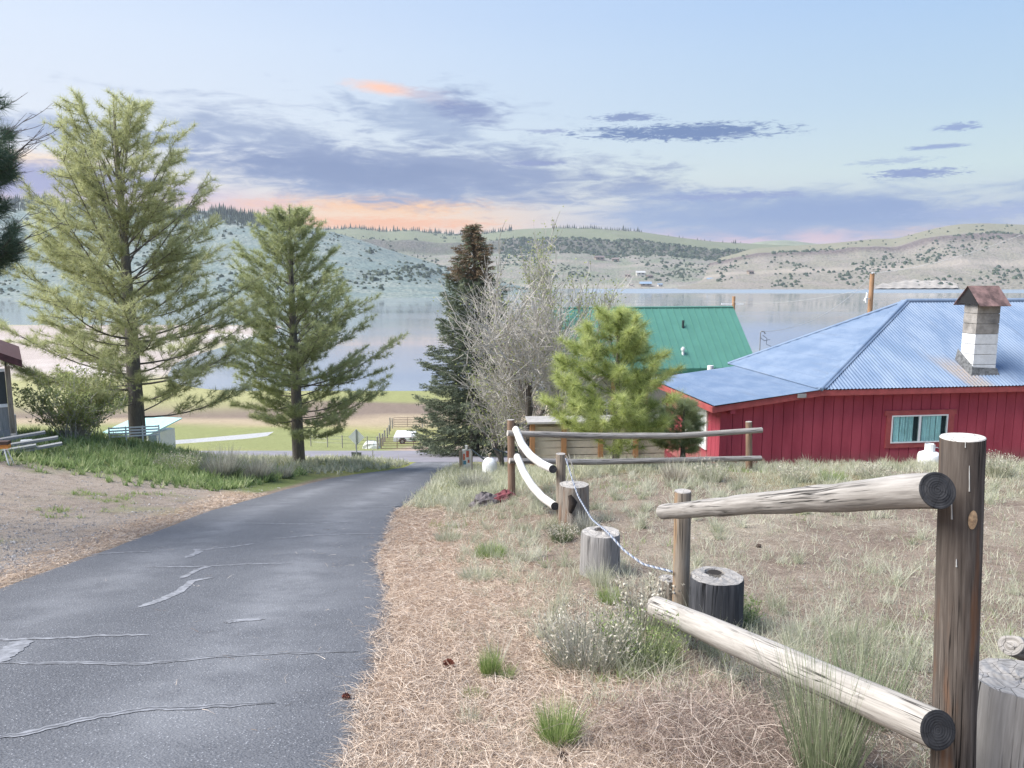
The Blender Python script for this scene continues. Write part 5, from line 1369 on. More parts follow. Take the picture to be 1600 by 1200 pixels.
# near pine mostly outside the left edge of the picture
b0 = np.array([-9.6, 11.2, float(height(-9.6, 11.2))])
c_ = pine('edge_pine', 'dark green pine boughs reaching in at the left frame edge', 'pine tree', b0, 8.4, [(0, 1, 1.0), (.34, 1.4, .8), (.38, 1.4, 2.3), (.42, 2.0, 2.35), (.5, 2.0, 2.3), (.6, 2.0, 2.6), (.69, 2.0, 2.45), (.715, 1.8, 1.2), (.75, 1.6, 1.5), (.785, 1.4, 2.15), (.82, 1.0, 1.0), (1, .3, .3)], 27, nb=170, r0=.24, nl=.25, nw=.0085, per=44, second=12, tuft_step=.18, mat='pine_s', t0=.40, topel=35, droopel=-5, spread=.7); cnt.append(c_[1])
# young pine
b3 = on_ground(962, 728, 17.5); H3_ = at(950, 482, 17.5)[2] - b3[2]
c_ = pine('young_pine', 'bushy bright yellow green young pine behind the straight rails', 'pine tree', b3, H3_,
     prof_px([(482, 940, 965), (520, 900, 1000), (560, 870, 1035), (600, 838, 1050), (640, 838, 1050), (680, 850, 1040), (705, 880, 1030)], 17.5, 958, 482, H3_, b3[2]),
     31, nb=46, r0=.08, nl=.25, nw=.0075, per=72, second=7, tuft_step=.19, irr=.4, mat='pine_y', topel=62, droopel=5, t0=.16, spread=.85, group='young pines'); cnt.append(c_[1])
b4 = on_ground(1066, 735, 18.2); H4_ = at(1066, 626, 18.2)[2] - b4[2]
c_ = pine('young_pine', 'darker small pine squeezed between the young pine and red house corner', 'pine tree', b4, H4_, [(0, .3, .2), (.3, .8, .35), (.7, .7, .38), (1, .2, .15)], 33, nb=30, r0=.06, nl=.20, nw=.008, per=50, second=6, tuft_step=.25, mat='pine_b', topel=50, t0=.2, spread=.65, group='young pines'); cnt.append(c_[1])
print('tufts', cnt)

# spruce
def spruce(base, H, Rb, seed, topbrown=.24):
    g = np.random.default_rng(seed)
    t_ = thing('blue_spruce', 'tall dark conical spruce with a brown cone covered top by the road end', 'spruce tree', tuple(base))
    MB().tube([(0, 0, -.5), (0, 0, H * .5), (.1, 0, H)], [.34, .2, .02], 10).build('trunk', M['bark'], t_, smooth=True)
    tp = []; td = []; tk = []; cb = []; br = MB()
    nb = 260
    for i in range(nb):
        f = (i + .5) / nb; t = f ** .92; t = .02 + .965 * t
        a = i * 2.39996 + g.uniform(-.3, .3)
        reach = (Rb * (1 - t) ** .82 + .12) * g.uniform(.72, 1.12) * (1 if t > .1 else .75 + 2.5 * t)
        d = np.array([math.cos(a), math.sin(a), 0]); n = 9; ks = np.linspace(0, 1, n)
        droop = np.interp(t, [0, .5, .8, 1], [-.42, -.25, .1, .9])
        z = t * H + reach * (droop * np.sin(ks * 1.6) + .22 * ks ** 3)
        P = d * (reach * ks)[:, None] + np.stack([0 * ks, 0 * ks, z], 1)
        br.tube(P[::2], np.linspace(.03, .006, len(P[::2])), 3, cap=False)
        m = max(8, int(reach * 17))
        for q in range(m):
            s = g.random() ** .65; p = np.array([np.interp(s, ks, P[:, k]) for k in range(3)])
            w_ = (1.05 - s) * reach * .42 + .08
            sd = np.cross(d, [0, 0, 1]) * g.uniform(-1, 1) * w_
            p = p + sd + [0, 0, -abs(g.normal()) * .16 - .12 * abs(np.linalg.norm(sd))]
            tp.append(p); td.append(unit(d * .8 + sd * .5 + [0, 0, -.28 + .3 * s])); tk.append(.25 + .45 * s * g.random()); cb.append(t > 1 - topbrown and g.random() < .75)
    br.build('limbs', M['bark'], t_, kind='stuff')
    tp = np.array(tp); td = np.array(td); tk = np.array(tk); cb = np.array(cb)
    for mask, mat, nm in ((~cb, 'spruce_n', 'crown'), (cb, 'spruce_top', 'cone_top')):
        p, d, k = tp[mask], td[mask], tk[mask]; per = 18; n = len(p)
        PP = np.repeat(p, per, 0) + np.repeat(d, per, 0) * (g.random((n * per, 1)) - .5) * .5
        mb = MB(); strands(mb, PP, unit(np.repeat(d, per, 0) * .8 + g.normal(size=PP.shape) * .5), .17 * g.uniform(.7, 1.3, n * per), .042, 0, 1, tint=np.clip(np.repeat(k, per) + g.normal(size=n * per) * .14, 0, 1), g=g)
        mb.build(nm, M[mat], t_, kind='stuff')
    print('spruce', len(tp))
bs = on_ground(742, 712, 50); spruce(bs, at(748, 350, 50)[2] - bs[2], 5.0, 5)

# bare deciduous trees
def bare(name, label, base, H, seed, mat, depth=6, r0=.13, lean=(0, 0), up=.5, leaves=None, nleaf=0, spread=.5, nmain=3, lmul=.74, crown_r=None, group=None):
    g = np.random.default_rng(seed); t_ = thing(name, label, 'tree', tuple(base), 0, group)
    tr = MB(); tw = MB(); tips = []
    def grow(p, d, L, r, k):
        n = 4 if k < 4 else 2; P = [np.array(p, float)]; dd = np.array(d, float)
        for q in range(n):
            dd = unit(dd + g.normal(size=3) * .13 + np.array([0, 0, up * .06])); P.append(P[-1] + dd * L / n)
        P = np.array(P); (tr if k < 2 else tw).tube(P, np.linspace(r, r * .62, n + 1), 8 if k < 2 else 3, cap=False, wob=.08 if k < 2 else 0, seed=seed + k)
        if k >= depth: tips.append((P[-1], dd)); tips.append((P[1], dd)); return
        nc_ = nmain if k == 0 else (4 if k > 2 else 3)
        for q in range(nc_):
            s = 1.0 if q == 0 else g.uniform(.35, .95)
            pp = P[min(n, int(s * n))]
            nd = unit(dd + g.normal(size=3) * spread * (0.6 if q == 0 else 1) + np.array([0, 0, up * .25]))
            grow(pp, nd, L * lmul * g.uniform(.75, 1.15), max(r * (.68 if q == 0 else .5), .011), k + 1)
    grow((0, 0, -.3), unit([lean[0], lean[1], 1]), H * .27, r0, 0)
    tr.build('trunk', M['bark'] if mat == 'pale_twig' else M['twig'], t_, smooth=True)
    tw.build('crown', M[mat], t_, kind='stuff')
    if nleaf:
        P = np.array([q[0] for q in tips]); D = np.array([q[1] for q in tips]); i_ = g.integers(0, len(P), nleaf)
        mb = MB(); strands(mb, P[i_] + g.normal(size=(nleaf, 3)) * .10, unit(D[i_] + g.normal(size=(nleaf, 3))), .09, .075, 0, 1, g=g)
        mb.build('leaves', leaves, t_, kind='stuff')
    return len(tips)
M['bud'] = leafy('fresh_spring_leaves', [(0, (.24, .28, .10)), (1, (.46, .50, .22))], .4)
print('tips', bare('bare_willow', 'leafless grey willow with a dense haze of twigs in front of the spruce', on_ground(818, 715, 31), 10.6, 12, 'pale_twig', 6, .16, (.06, 0), .95, M['bud'], 2200, .74, 8, .80))
bare('bare_willow', 'low leaning leafless tree left of the willow trunk with twisted stems', on_ground(790, 712, 32), 6.2, 15, 'pale_twig', 5, .11, (-.12, 0), .5, M['bud'], 500, .65, 4)
bare('leafing_poplar', 'slim upright poplar just leafing out pale green behind the willow', on_ground(876, 712, 36), 14.5, 19, 'pale_twig', 6, .12, (.0, 0), 1.3, M['bud'], 7000, .34, 5)
bare('leafing_poplar', 'second pale upright poplar nearer the green roof', on_ground(900, 712, 37), 11.0, 23, 'pale_twig', 5, .09, (.02, 0), 1.3, M['bud'], 2600, .36, 5)
# lilac bush at left
def bush(label, base, H, W_, seed, stems, mat_st, mat_lf, nleaf, lsz=.05, name='leafy_bush', group=None):
    g = np.random.default_rng(seed); t_ = thing(name, label, 'bush', tuple(base), 0, group)
    mb = MB(); pts = []
    for k in range(stems):
        a = g.uniform(0, 6.28); rr = W_ * math.sqrt(g.random()); hh = H * (1 - .5 * (rr / W_) ** 2) * g.uniform(.65, 1.05)
        s = np.linspace(0, 1, 6)[:, None]; top = np.array([rr * math.cos(a), rr * math.sin(a), hh])
        P = top * [1, 1, 0] * (s ** 1.4 * .8 + .2 * s) * 1.0 + np.array([0, 0, 1]) * hh * s + g.normal(size=(6, 3)) * .025 * H * s
        P += np.array([g.normal() * .12 * W_, g.normal() * .12 * W_, -.05])
        mb.tube(P, np.linspace(.014, .004, 6), 3, cap=False)
        for q in range(10):
            s_ = g.uniform(.3, 1); p = np.array([np.interp(s_, s[:, 0], P[:, c]) for c in range(3)]); d = unit(g.normal(size=3) + [0, 0, .8]); l = g.uniform(.15, .4) * H * .3
            mb.tube([p, p + d * l], [.005, .003], 3, cap=False); pts += [p + d * l * f for f in (.4, .7, 1.)]
    mb.build('stems', mat_st, t_, kind='stuff')
    pts = np.array(pts); i_ = g.integers(0, len(pts), nleaf)
    lf = MB(); strands(lf, pts[i_] + g.normal(size=(nleaf, 3)) * .05 * H * .3, unit(g.normal(size=(nleaf, 3)) + [0, 0, .5]), lsz, lsz * .55, 0, 1, g=g)
    lf.build('leaves', mat_lf, t_, kind='stuff')
M['lilac'] = leafy('new_green_leaves', [(0, (.24, .29, .11)), (1, (.52, .56, .27))], .5)
bush('loose half leafed bush between the porch and the tall pine', on_ground(118, 700, 22.8), 2.6, 1.65, 41, 100, M['pale_twig'], M['lilac'], 7500, .085)

# ------------------------------------------------------------------ ground cover
M['litter'] = leafy('fallen_pine_needles', [(0, (.18, .12, .09)), (.35, (.42, .32, .245)), (.7, (.64, .53, .43)), (1, (.80, .72, .63))], .05, .8)
M['straw'] = leafy('dry_straw', [(0, (.22, .19, .15)), (.5, (.45, .41, .33)), (1, (.68, .64, .55))], .15, .8)
M['grass_green'] = leafy('green_grass_blades', [(0, (.12, .19, .05)), (.5, (.26, .36, .11)), (1, (.50, .54, .27))], .35)
M['grass_bank'] = leafy('bank_grass_blades', [(0, (.13, .20, .07)), (.5, (.30, .39, .16)), (1, (.58, .60, .36))], .35)
M['grass_dry'] = leafy('pale_dry_grass', [(0, (.24, .27, .15)), (.4, (.48, .49, .36)), (1, (.74, .72, .60))], .35)
M['sage'] = leafy('grey_sage_stems', [(0, (.18, .17, .14)), (.5, (.40, .40, .34)), (1, (.62, .60, .53))], .25)
M['sage_green'] = leafy('green_sage_leaves', [(0, (.09, .13, .06)), (1, (.28, .33, .17))], .3)
M['tangle'] = leafy('dry_tangled_stems', [(0, (.14, .10, .085)), (.5, (.34, .26, .22)), (1, (.60, .52, .45))], .1, .85)
M['tallgrass'] = leafy('tall_grey_green_stalks', [(0, (.13, .17, .09)), (.6, (.30, .35, .21)), (1, (.52, .54, .38))], .3)

def scat(n, xf, yr, dens=None, ypow=2.0, g=rng):
    """random ground points; xf(y) -> (xlo, xhi); more of them close to the camera"""
    y0, y1 = yr; e = 1 - ypow
    uu = g.random(n)
    y = (y0 ** e + uu * (y1 ** e - y0 ** e)) ** (1 / e) if abs(e) > 1e-6 else y0 * (y1 / y0) ** uu
    lo, hi = xf(y); x = lo + (hi - lo) * g.random(n)
    if dens is not None:
        k = g.random(n) < dens(x, y); x, y = x[k], y[k]
    return x, y
def cover(name, n, xf, yr, dens, Lr, wr, mat, label, cat, updir=1.0, spread=.5, droop=.3, segs=2, curl=0, ypow=1.6, wk=None, clump=0, lift=0.0):
    if clump:
        xc, yc = scat(n // clump, xf, yr, dens, ypow)
        x = np.repeat(xc, clump) + rng.normal(size=len(xc) * clump) * .035; y = np.repeat(yc, clump) + rng.normal(size=len(xc) * clump) * .035
        cl = np.repeat(rng.random(len(xc)), clump); hs = np.repeat(rng.uniform(.55, 1.2, len(xc)), clump)
    else:
        x, y = scat(n, xf, yr, dens, ypow); cl = rng.random(len(x)); hs = 1
    m_ = len(x); z = height(x, y) + lift * rng.random(m_)
    D = np.stack([rng.normal(size=m_) * spread, rng.normal(size=m_) * spread, np.full(m_, updir)], 1)
    L = rng.uniform(*Lr, m_) * hs; w = rng.uniform(*wr, m_) * np.maximum(1, y / 7.0)
    mb = MB(); strands(mb, np.stack([x, y, z], 1), D, L, w, droop * rng.random(m_), segs, curl, tint=np.clip(cl * .6 + .4 * rng.random(m_), 0, 1))
    o = mb.build(name, M[mat], kind='stuff'); tag(o, label, cat); return o
def litter_d(x, y):
    d = x - road_r(y)
    return np.clip((1 - sstep(d + .5 * vnoise(x * 1.1, y * 1.1, 51), 1.0, 1.9)) * (1 - sstep(y, 12, 17)) + .06, 0, 1) * (d > -.06 - .16 * np.abs(vnoise(y * 3.0, y * 0 + 2, 52)))
cover('pine_needle_litter', 118000, lambda y: (road_r(y) - .20, road_r(y) + 3.2), (2.9, 19), litter_d, (.07, .17), (.0022, .0038), 'litter',
      'thick mat of fallen tan pine needles along the right edge of the asphalt', 'pine needles', updir=.10, spread=1.0, droop=.12, curl=.35, ypow=1.9, lift=.02)
cover('pine_needle_litter', 26000, lambda y: (road_l(y) - 1.3, road_l(y) + .10), (6, 19), lambda x, y: 1 - sstep(road_l(y) - x + .3 * vnoise(x, y, 58), .0, .85), (.08, .18), (.002, .0035), 'litter',
      'strip of fallen tan pine needles along the left edge of the asphalt', 'pine needles', updir=.10, spread=1.0, droop=.1, curl=.3, ypow=1.2, lift=.02)
yard_d = lambda x, y: np.clip(.35 + .5 * vnoise(x * .9, y * .9, 21), .12, 1)
cover('straw_litter', 46000, lambda y: (np.maximum(.8, road_r(y) + 2.2) + 0 * y, y * .72 + 1.5), (3.5, 19), yard_d, (.05, .16), (.002, .0035), 'straw',
      'dry straw and twigs scattered over the bare yard soil', 'straw', updir=.16, spread=1.0, droop=.1, curl=.3, ypow=1.5, lift=.02)
# dry grass in the yard, sparse in the middle and thick before the red house and behind the fences
def yg(x, y):
    far = sstep(y + .8 * vnoise(x * .5, y * .5, 53), 11.0, 14.5)
    a = .30 + .60 * sstep(vnoise(x * 1.0, y * 1.0, 54), .15, .7) * (1 - .6 * sstep(x, 1.5, 4) * (1 - sstep(x, 5, 7)) * (y < 11))
    return np.clip(a + far, 0, 1)
cover('yard_grass', 88000, lambda y: (road_r(y) + .9 + .3 * (y < 8), y * .72 + 1.5), (4.0, 19.2), yg, (.07, .22), (.0028, .005), 'grass_dry',
      'pale dry grass growing across the yard up to the red wall', 'grass', spread=.38, droop=.35, clump=7, ypow=.9)
def tus(x, y):
    k = sstep(vnoise(x * .8, y * .8, 57), -.3, .5); mid = sstep(x, 1.4, 3.2) * (1 - sstep(x, 5.5, 8)) * sstep(y, 4, 6) * (1 - sstep(y, 10, 12))
    return np.clip((.25 + .75 * k) * (1 - .85 * mid), 0, 1) * (x - road_r(y) > 1.0 + .5 * vnoise(y * 1.3, y * 0, 59))
cover('tussock_grass', 70000, lambda y: (road_r(y) + .5, y * .72 + 1.2), (4.6, 19.2), tus, (.14, .34), (.003, .005), 'grass_dry',
      'blond bunchgrass tussocks dotted over the verge and the yard', 'grass', spread=.42, droop=.45, clump=55, ypow=.9, segs=3)
cover('yard_grass', 45000, lambda y: (road_r(y) + .2, y * .70 + 1.0), (4.5, 19), lambda x, y: np.clip(sstep(vnoise(x * 1.4, y * 1.4, 55), .25, .8) * (.35 + .5 * (y > 11)), 0, 1), (.05, .16), (.003, .005), 'grass_green',
      'fresh green grass tufts coming up between the dry grass of the yard', 'grass', spread=.4, droop=.25, clump=9, ypow=.9)
cover('verge_grass', 34000, lambda y: (road_r(y) + .05, road_r(y) + 6.5), (15.5, 36), lambda x, y: np.clip(.9 + .0 * x, 0, 1), (.12, .34), (.004, .007), 'grass_dry',
      'pale tussock grass on the verge where the road bends down to the crossing', 'grass', spread=.4, droop=.4, clump=10, ypow=1.0)
cover('bank_grass', 46000, lambda y: (-y * .74 - 1.0, -7.2 + 0 * y), (15.0, 27.5), lambda x, y: np.clip(sstep(y + 1.1 * vnoise(x * .9, y * .9, 21) - .08 * np.abs(x + 14), 16.8, 18.6), 0, 1), (.12, .36), (.008, .012), 'grass_bank',
      'lush green grass covering the bank below the tall pine', 'grass', spread=.4, droop=.4, clump=12, ypow=.4)
cover('lot_grass', 26000, lambda y: (-y * .74 - 1.0, road_l(y) - 1.4), (8.5, 17.5), lambda x, y: np.clip(sstep(-x, 6.6, 8.5) * sstep(.6 * vnoise(x * .9, y * .9, 21) + .8 * vnoise(x * 3.1, y * 3.1, 22) + .5 * vnoise(x * .12, y * .12, 23), .1, .6), 0, 1), (.04, .13), (.004, .006), 'grass_green',
      'short green grass patches on the gravel lot', 'grass', spread=.45, droop=.25, clump=10, ypow=.6)
cover('island_grass', 18000, lambda y: (-19.0 + 0 * y, road_l(y) - .1), (27, 38.6), lambda x, y: 1.0 - .0 * x, (.12, .40), (.008, .012), 'grass_dry',
      'pale yellow grass around the dense pine and road sign', 'grass', spread=.4, droop=.4, clump=8, ypow=.5)
# loose gravel at the road edge and lot
def stones(name, n, xf, yr, dens, sr, mat, label, cat):
    x, y = scat(n, xf, yr, dens, 1.6); m_ = len(x); z = height(x, y)
    V0 = np.array([(1, 0, 0), (0, 1, 0), (-1, 0, 0), (0, -1, 0), (0, 0, .7)], float); s = rng.uniform(*sr, m_) * (1 + 2.0 * rng.random(m_) ** 6)
    a = rng.random(m_) * 6.28; c_, s_ = np.cos(a), np.sin(a); J = V0[None] * rng.uniform(.6, 1.3, (m_, 5, 3)) * s[:, None, None]
    V = np.stack([J[..., 0] * c_[:, None] - J[..., 1] * s_[:, None] + x[:, None], J[..., 0] * s_[:, None] + J[..., 1] * c_[:, None] + y[:, None], J[..., 2] + z[:, None]], -1)
    T = (np.arange(m_) * 5)[:, None, None] + np.array([[0, 1, 4], [1, 2, 4], [2, 3, 4], [3, 0, 4]])[None]
    o = MB().add(V.reshape(-1, 3), T=T.reshape(-1, 3), tint=np.repeat(rng.random(m_), 5)).build(name, M[mat], kind='stuff'); tag(o, label, cat)
M['gravel'] = leafy('lot_gravel', [(0, (.16, .15, .145)), (.6, (.28, .26, .25)), (1, (.42, .40, .385))], 0, .9)
M['yard_stone'] = leafy('yard_stones', [(0, (.12, .10, .09)), (1, (.34, .31, .28))], 0, .9)
stones('lot_gravel', 24000, lambda y: (-y * .74 - 1, road_l(y) - .1), (7, 21), lambda x, y: .9 + 0 * x, (.005, .012), 'gravel', 'grey gravel spread over the lot left of the road', 'gravel')
stones('yard_gravel', 9000, lambda y: (road_r(y) + .5, y * .72 + 1), (3.5, 17), None, (.004, .009), 'yard_stone', 'small stones in the bare soil of the yard', 'gravel')

cover('verge_sprigs', 9000, lambda y: (road_r(y) + .35, road_r(y) + 3.0), (3.4, 10), lambda x, y: sstep(vnoise(x * 1.7, y * 1.7, 63), .0, .6), (.04, .15), (.002, .0035), 'grass_dry',
      'thin pale and green sprigs poking up through the fallen needles', 'grass', spread=.6, droop=.4, clump=14, ypow=1.4, segs=3)
xs_, ys_ = [], []
for bx, by, br_, nn in ((bA[0], 2.8, .11, 240), (bB[0], 6.2, .11, 260), (bC[0], 11, .12, 200), (bD[0], 14.6, .14, 200), (bE[0], 15.7, .12, 160)) + tuple((q.location.x, q.location.y, .30 if q.location.y > 4 else .42, 420) for q in bpy.data.objects if q.name.startswith('stump') and q.parent is None):
    a_ = rng.random(nn) * 6.2832; rr_ = br_ * (.85 + .55 * rng.random(nn) ** 2); xs_.append(bx + rr_ * np.cos(a_)); ys_.append(by + rr_ * np.sin(a_))
xs_ = np.concatenate(xs_); ys_ = np.concatenate(ys_); m_ = len(xs_); mb = MB()
strands(mb, np.stack([xs_, ys_, height(xs_, ys_) - .01], 1), np.stack([rng.normal(size=m_) * .35, rng.normal(size=m_) * .35, np.ones(m_)], 1), rng.uniform(.08, .24, m_), .004, .25, 3)
tag(mb.build('base_grass', M['grass_dry'], kind='stuff'), 'dry grass grown close around the feet of posts and stumps', 'grass')

# single plants that can be told apart
def clump(name, label, cat, u, v, r, h, n, w, mat, seed, spread=.35, droop=.5, segs=4, group=None, tipmat=None, ntip=0, curl=0.0, Y=None, mix=None):
    g = np.random.default_rng(seed)
    p = G(u, v) if Y is None else on_ground(u, v, Y)
    a = g.random(n) * 6.2832; rr = r * .35 * np.sqrt(g.random(n))
    B_ = np.stack([rr * np.cos(a), rr * np.sin(a), np.full(n, -.02)], 1)
    k = spread * (.25 + g.random(n) * .9)
    D = np.stack([np.cos(a) * k, np.sin(a) * k, np.ones(n)], 1) + g.normal(size=(n, 3)) * .10
    L = h * g.uniform(.5, 1.1, n)
    mb = MB(); strands(mb, B_, D, L, w, droop * k / max(spread, .01) * .6, segs, curl, g=g)
    single = not (tipmat or mix)
    if single:
        o = mb.build(name, M[mat]); o.location = p; tag(o, label, cat, group); return o
    t = thing(name, label, cat, tuple(p), 0, group); mb.build('stems', M[mat], t, kind='stuff')
    if tipmat:
        i_ = g.integers(0, n, ntip); s_ = g.uniform(.78, 1.0, ntip)
        d = unit(D[i_]); P = B_[i_] + d * (L[i_] * s_)[:, None] + np.array([0, 0, -1]) * (droop * k[i_] / max(spread, .01) * .6 * L[i_] * s_ * s_)[:, None]
        m2_ = MB(); strands(m2_, P, d + g.normal(size=(ntip, 3)) * .8, .022 * g.uniform(.6, 1.4, ntip), w * 2.6, 0, 1, g=g); m2_.build('seed_heads', M[tipmat], t, kind='stuff')
    if mix:
        n2 = int(n * .7); i_ = g.integers(0, n, n2); m3 = MB()
        strands(m3, B_[i_] * 1.3, D[i_] * [1.2, 1.2, .7], L[i_] * .55, w * 1.3, .1, 2, g=g); m3.build('leaves', M[mix], t, kind='stuff')
    return t
GT = 'grass tufts along the needle strewn verge'
clump('grass_tuft', 'bright green upright tuft with long pale blades beside the red pinecone', 'grass tuft', 765, 1058, .12, .26, 420, .0035, 'grass_green', 1, .22, .4, group=GT)
clump('dry_grass_wisp', 'long pale dry blades leaning right out of the bright green tuft', 'grass tuft', 778, 1040, .10, .44, 60, .0028, 'straw', 2, .55, .3, group=GT)
clump('grass_tuft', 'small green tuft just right of the bright green tuft', 'grass tuft', 792, 1062, .10, .16, 160, .0035, 'grass_green', 3, .4, .4, group=GT)
clump('grass_tuft', 'low green sprig below the bright green tuft', 'grass tuft', 742, 1092, .16, .09, 170, .004, 'grass_green', 4, .7, .3, group=GT)
clump('grass_tuft', 'large yellow green tuft with pale blades near the bottom edge', 'grass tuft', 872, 1165, .18, .30, 520, .0038, 'grass_green', 5, .42, .5, group=GT)
clump('dry_grass_wisp', 'arching pale blades spilling right from the large yellow green tuft', 'grass tuft', 885, 1150, .14, .32, 130, .003, 'straw', 6, .8, .5, group=GT)
clump('grass_tuft', 'thin pale grass wisp left of the large yellow green tuft', 'grass tuft', 733, 1132, .10, .18, 90, .003, 'grass_dry', 7, .4, .4, group=GT)
clump('grass_tuft', 'green clump at the right foot of the pale grey stump', 'grass tuft', 955, 942, .25, .24, 420, .004, 'grass_green', 8, .55, .5, group=GT)
clump('grass_tuft', 'dry blades standing before the pale grey stump', 'grass tuft', 938, 915, .25, .34, 220, .004, 'grass_dry', 9, .4, .5, group=GT)
clump('grass_tuft', 'dull green grass patch up the verge left of the pale grey stump', 'grass tuft', 745, 905, .45, .18, 700, .004, 'grass_dry', 10, .7, .4, group=GT)
clump('grass_tuft', 'green grass patch on the verge above the dull green patch', 'grass tuft', 765, 870, .45, .22, 600, .005, 'grass_green', 11, .6, .4, group=GT)
clump('grass_tuft', 'pale dry tuft at the road edge near the verge bushes', 'grass tuft', 700, 845, .45, .24, 500, .005, 'grass_dry', 12, .6, .4, group=GT)
BR = 'grey rabbitbrush and sage bushes'
clump('rabbitbrush', 'large grey rabbitbrush with pale seed heads on the verge', 'bush', 920, 1040, .55, .42, 900, .0042, 'sage', 20, .62, .15, group=BR, tipmat='straw', ntip=1500, mix='sage_green')
clump('rabbitbrush', 'greener bush between the large grey rabbitbrush and the lower rail', 'bush', 1000, 1035, .5, .38, 700, .0042, 'sage_green', 21, .6, .15, group=BR, tipmat='grass_green', ntip=700, mix='grass_green')
clump('rabbitbrush', 'chalky pale upright stems just left of the splintered stump', 'bush', 1003, 980, .35, .42, 170, .010, 'sage', 22, .42, .05, group=BR, tipmat='straw', ntip=500)
clump('rabbitbrush', 'small round rabbitbrush with blond tips before the middle fence post', 'bush', 878, 845, .32, .26, 500, .005, 'sage_green', 23, .7, .1, group=BR, tipmat='straw', ntip=900)
clump('rabbitbrush', 'grey bush at the right foot of the brown stump', 'bush', 915, 832, .3, .34, 400, .006, 'sage', 24, .5, .2, group=BR, mix='sage_green')
clump('rabbitbrush', 'wide silver bush on the verge left of the orange end post', 'bush', 742, 765, .9, .55, 1100, .009, 'sage', 25, .65, .2, group=BR, mix='sage_green')
clump('rabbitbrush', 'pale bush against the red wall below the window', 'bush', 1362, 752, .45, .36, 500, .008, 'grass_dry', 26, .6, .2, group=BR, tipmat='straw', ntip=700)
clump('rabbitbrush', 'yellow green bush left of the pale bush along the red wall', 'bush', 1300, 752, .45, .26, 420, .008, 'grass_green', 27, .6, .2, group=BR)
clump('rabbitbrush', 'whitish bush along the left part of the red wall', 'bush', 1240, 752, .5, .32, 450, .008, 'grass_dry', 28, .6, .2, group=BR, tipmat='straw', ntip=600)
clump('rabbitbrush', 'tall blond bush right of the tall dark post against the red wall', 'bush', 1558, 745, .5, .5, 620, .008, 'grass_dry', 29, .45, .2, group=BR, tipmat='straw', ntip=800)
clump('rabbitbrush', 'blond bush at the corner of the red house', 'bush', 1110, 752, .5, .42, 500, .008, 'grass_dry', 30, .5, .2, group=BR, tipmat='straw', ntip=600)
clump('rabbitbrush', 'pale pink brown dry bush between the corner and the far rails', 'bush', 1055, 752, .5, .42, 500, .008, 'straw', 31, .5, .2, group=BR)
clump('sagebrush', 'dark grey sagebrush on the bank left of the dense pine', 'bush', 345, 752, .95, .95, 1100, .012, 'sage', 32, .6, .1, group=BR, mix='sage_green', Y=21.5)
clump('sagebrush', 'second grey sagebrush nearer the dense pine', 'bush', 400, 752, .85, .80, 1000, .012, 'sage', 33, .6, .1, group=BR, mix='sage_green', Y=22.5)
clump('sagebrush', 'white flowering weeds on the bank crest left of the sagebrush', 'bush', 280, 745, 1.2, .62, 800, .011, 'grass_bank', 34, .6, .2, group=BR, tipmat='straw', ntip=1800, Y=21)
clump('sagebrush', 'low bluish sagebrush at the foot of the bank near the road bend', 'bush', 440, 752, .7, .5, 700, .011, 'sage', 35, .6, .1, group=BR, mix='sage_green', Y=24.0)
clump('tall_grass', 'tall grey green grass stalks rising in front of the lower rail', 'grass', 1290, 1215, .30, .80, 420, .0042, 'tallgrass', 40, .30, .12, Y=3.15)
clump('tall_grass', 'thinner stalks of tall grass behind the lower rail', 'grass', 1360, 1110, .40, .62, 260, .0042, 'tallgrass', 41, .32, .15, Y=3.9)
clump('weeds', 'dry green weeds at the foot of the charred stump', 'weeds', 1150, 1040, .35, .26, 500, .005, 'tallgrass', 42, .6, .2, Y=6.0, tipmat='grass_green', ntip=500)
# dry tangle under the lower rail
g_ = np.random.default_rng(77); n = 4200
cx, cy = 1.02, 3.55
x = cx + g_.normal(size=n) * .38; y = cy + g_.normal(size=n) * .36; dd = ((x - cx) / .75) ** 2 + ((y - cy) / .7) ** 2
x, y, dd = x[dd < 1], y[dd < 1], dd[dd < 1]; z = height(x, y) + g_.random(len(x)) * .26 * (1 - dd)
mb = MB(); strands(mb, np.stack([x, y, z], 1), g_.normal(size=(len(x), 3)) * [1, 1, .45], g_.uniform(.10, .32, len(x)), .0028, .05, 5, .75, g=g_)
tag(mb.build('dry_tangle', M['tangle'], kind='stuff'), 'heap of tangled brown grey dead stems under the lower rail', 'dead brush')
# pine cones
M['cone_red'] = flat('reddish_cone_scale', (.20, .07, .045), .7, var=.3, scale=30); M['cone_dk'] = flat('dark_cone_scale', (.07, .045, .035), .8, var=.3, scale=30)
def pinecone(u, v, s, mat, label, rot):
    p = G(u, v); mb = MB(); n = 46
    V, Q = blob(np.random.default_rng(2), 1, 1, 3, 8)
    mb.add(np.vstack([V * [.5, .5, .62]]) * s, Q=Q); mb.add(V * [.5, .5, -.5] * s, Q=Q)
    for k in range(n):
        f = (k + .5) / n; th = math.acos(1 - 2 * f); a = k * 2.39996
        d = np.array([math.sin(th) * math.cos(a), math.sin(th) * math.sin(a), math.cos(th)]); b_ = d * s * [.45, .45, .6]
        sd = unit(np.cross(d, [0, 0, 1.01])) * s * .17; tip = b_ + unit(d + [0, 0, .35]) * s * .38
        mb.add([b_ - sd, b_ + sd, tip + sd * .6, tip - sd * .6, b_ - [0, 0, s * .12]], Q=[(0, 1, 2, 3)], T=[(0, 3, 4), (1, 4, 2), (4, 3, 2)])
    o = mb.build('pinecone', mat); o.location = p + [0, 0, s * .45]; o.rotation_euler = rot; tag(o, label, 'pinecone', 'pinecones on the ground')
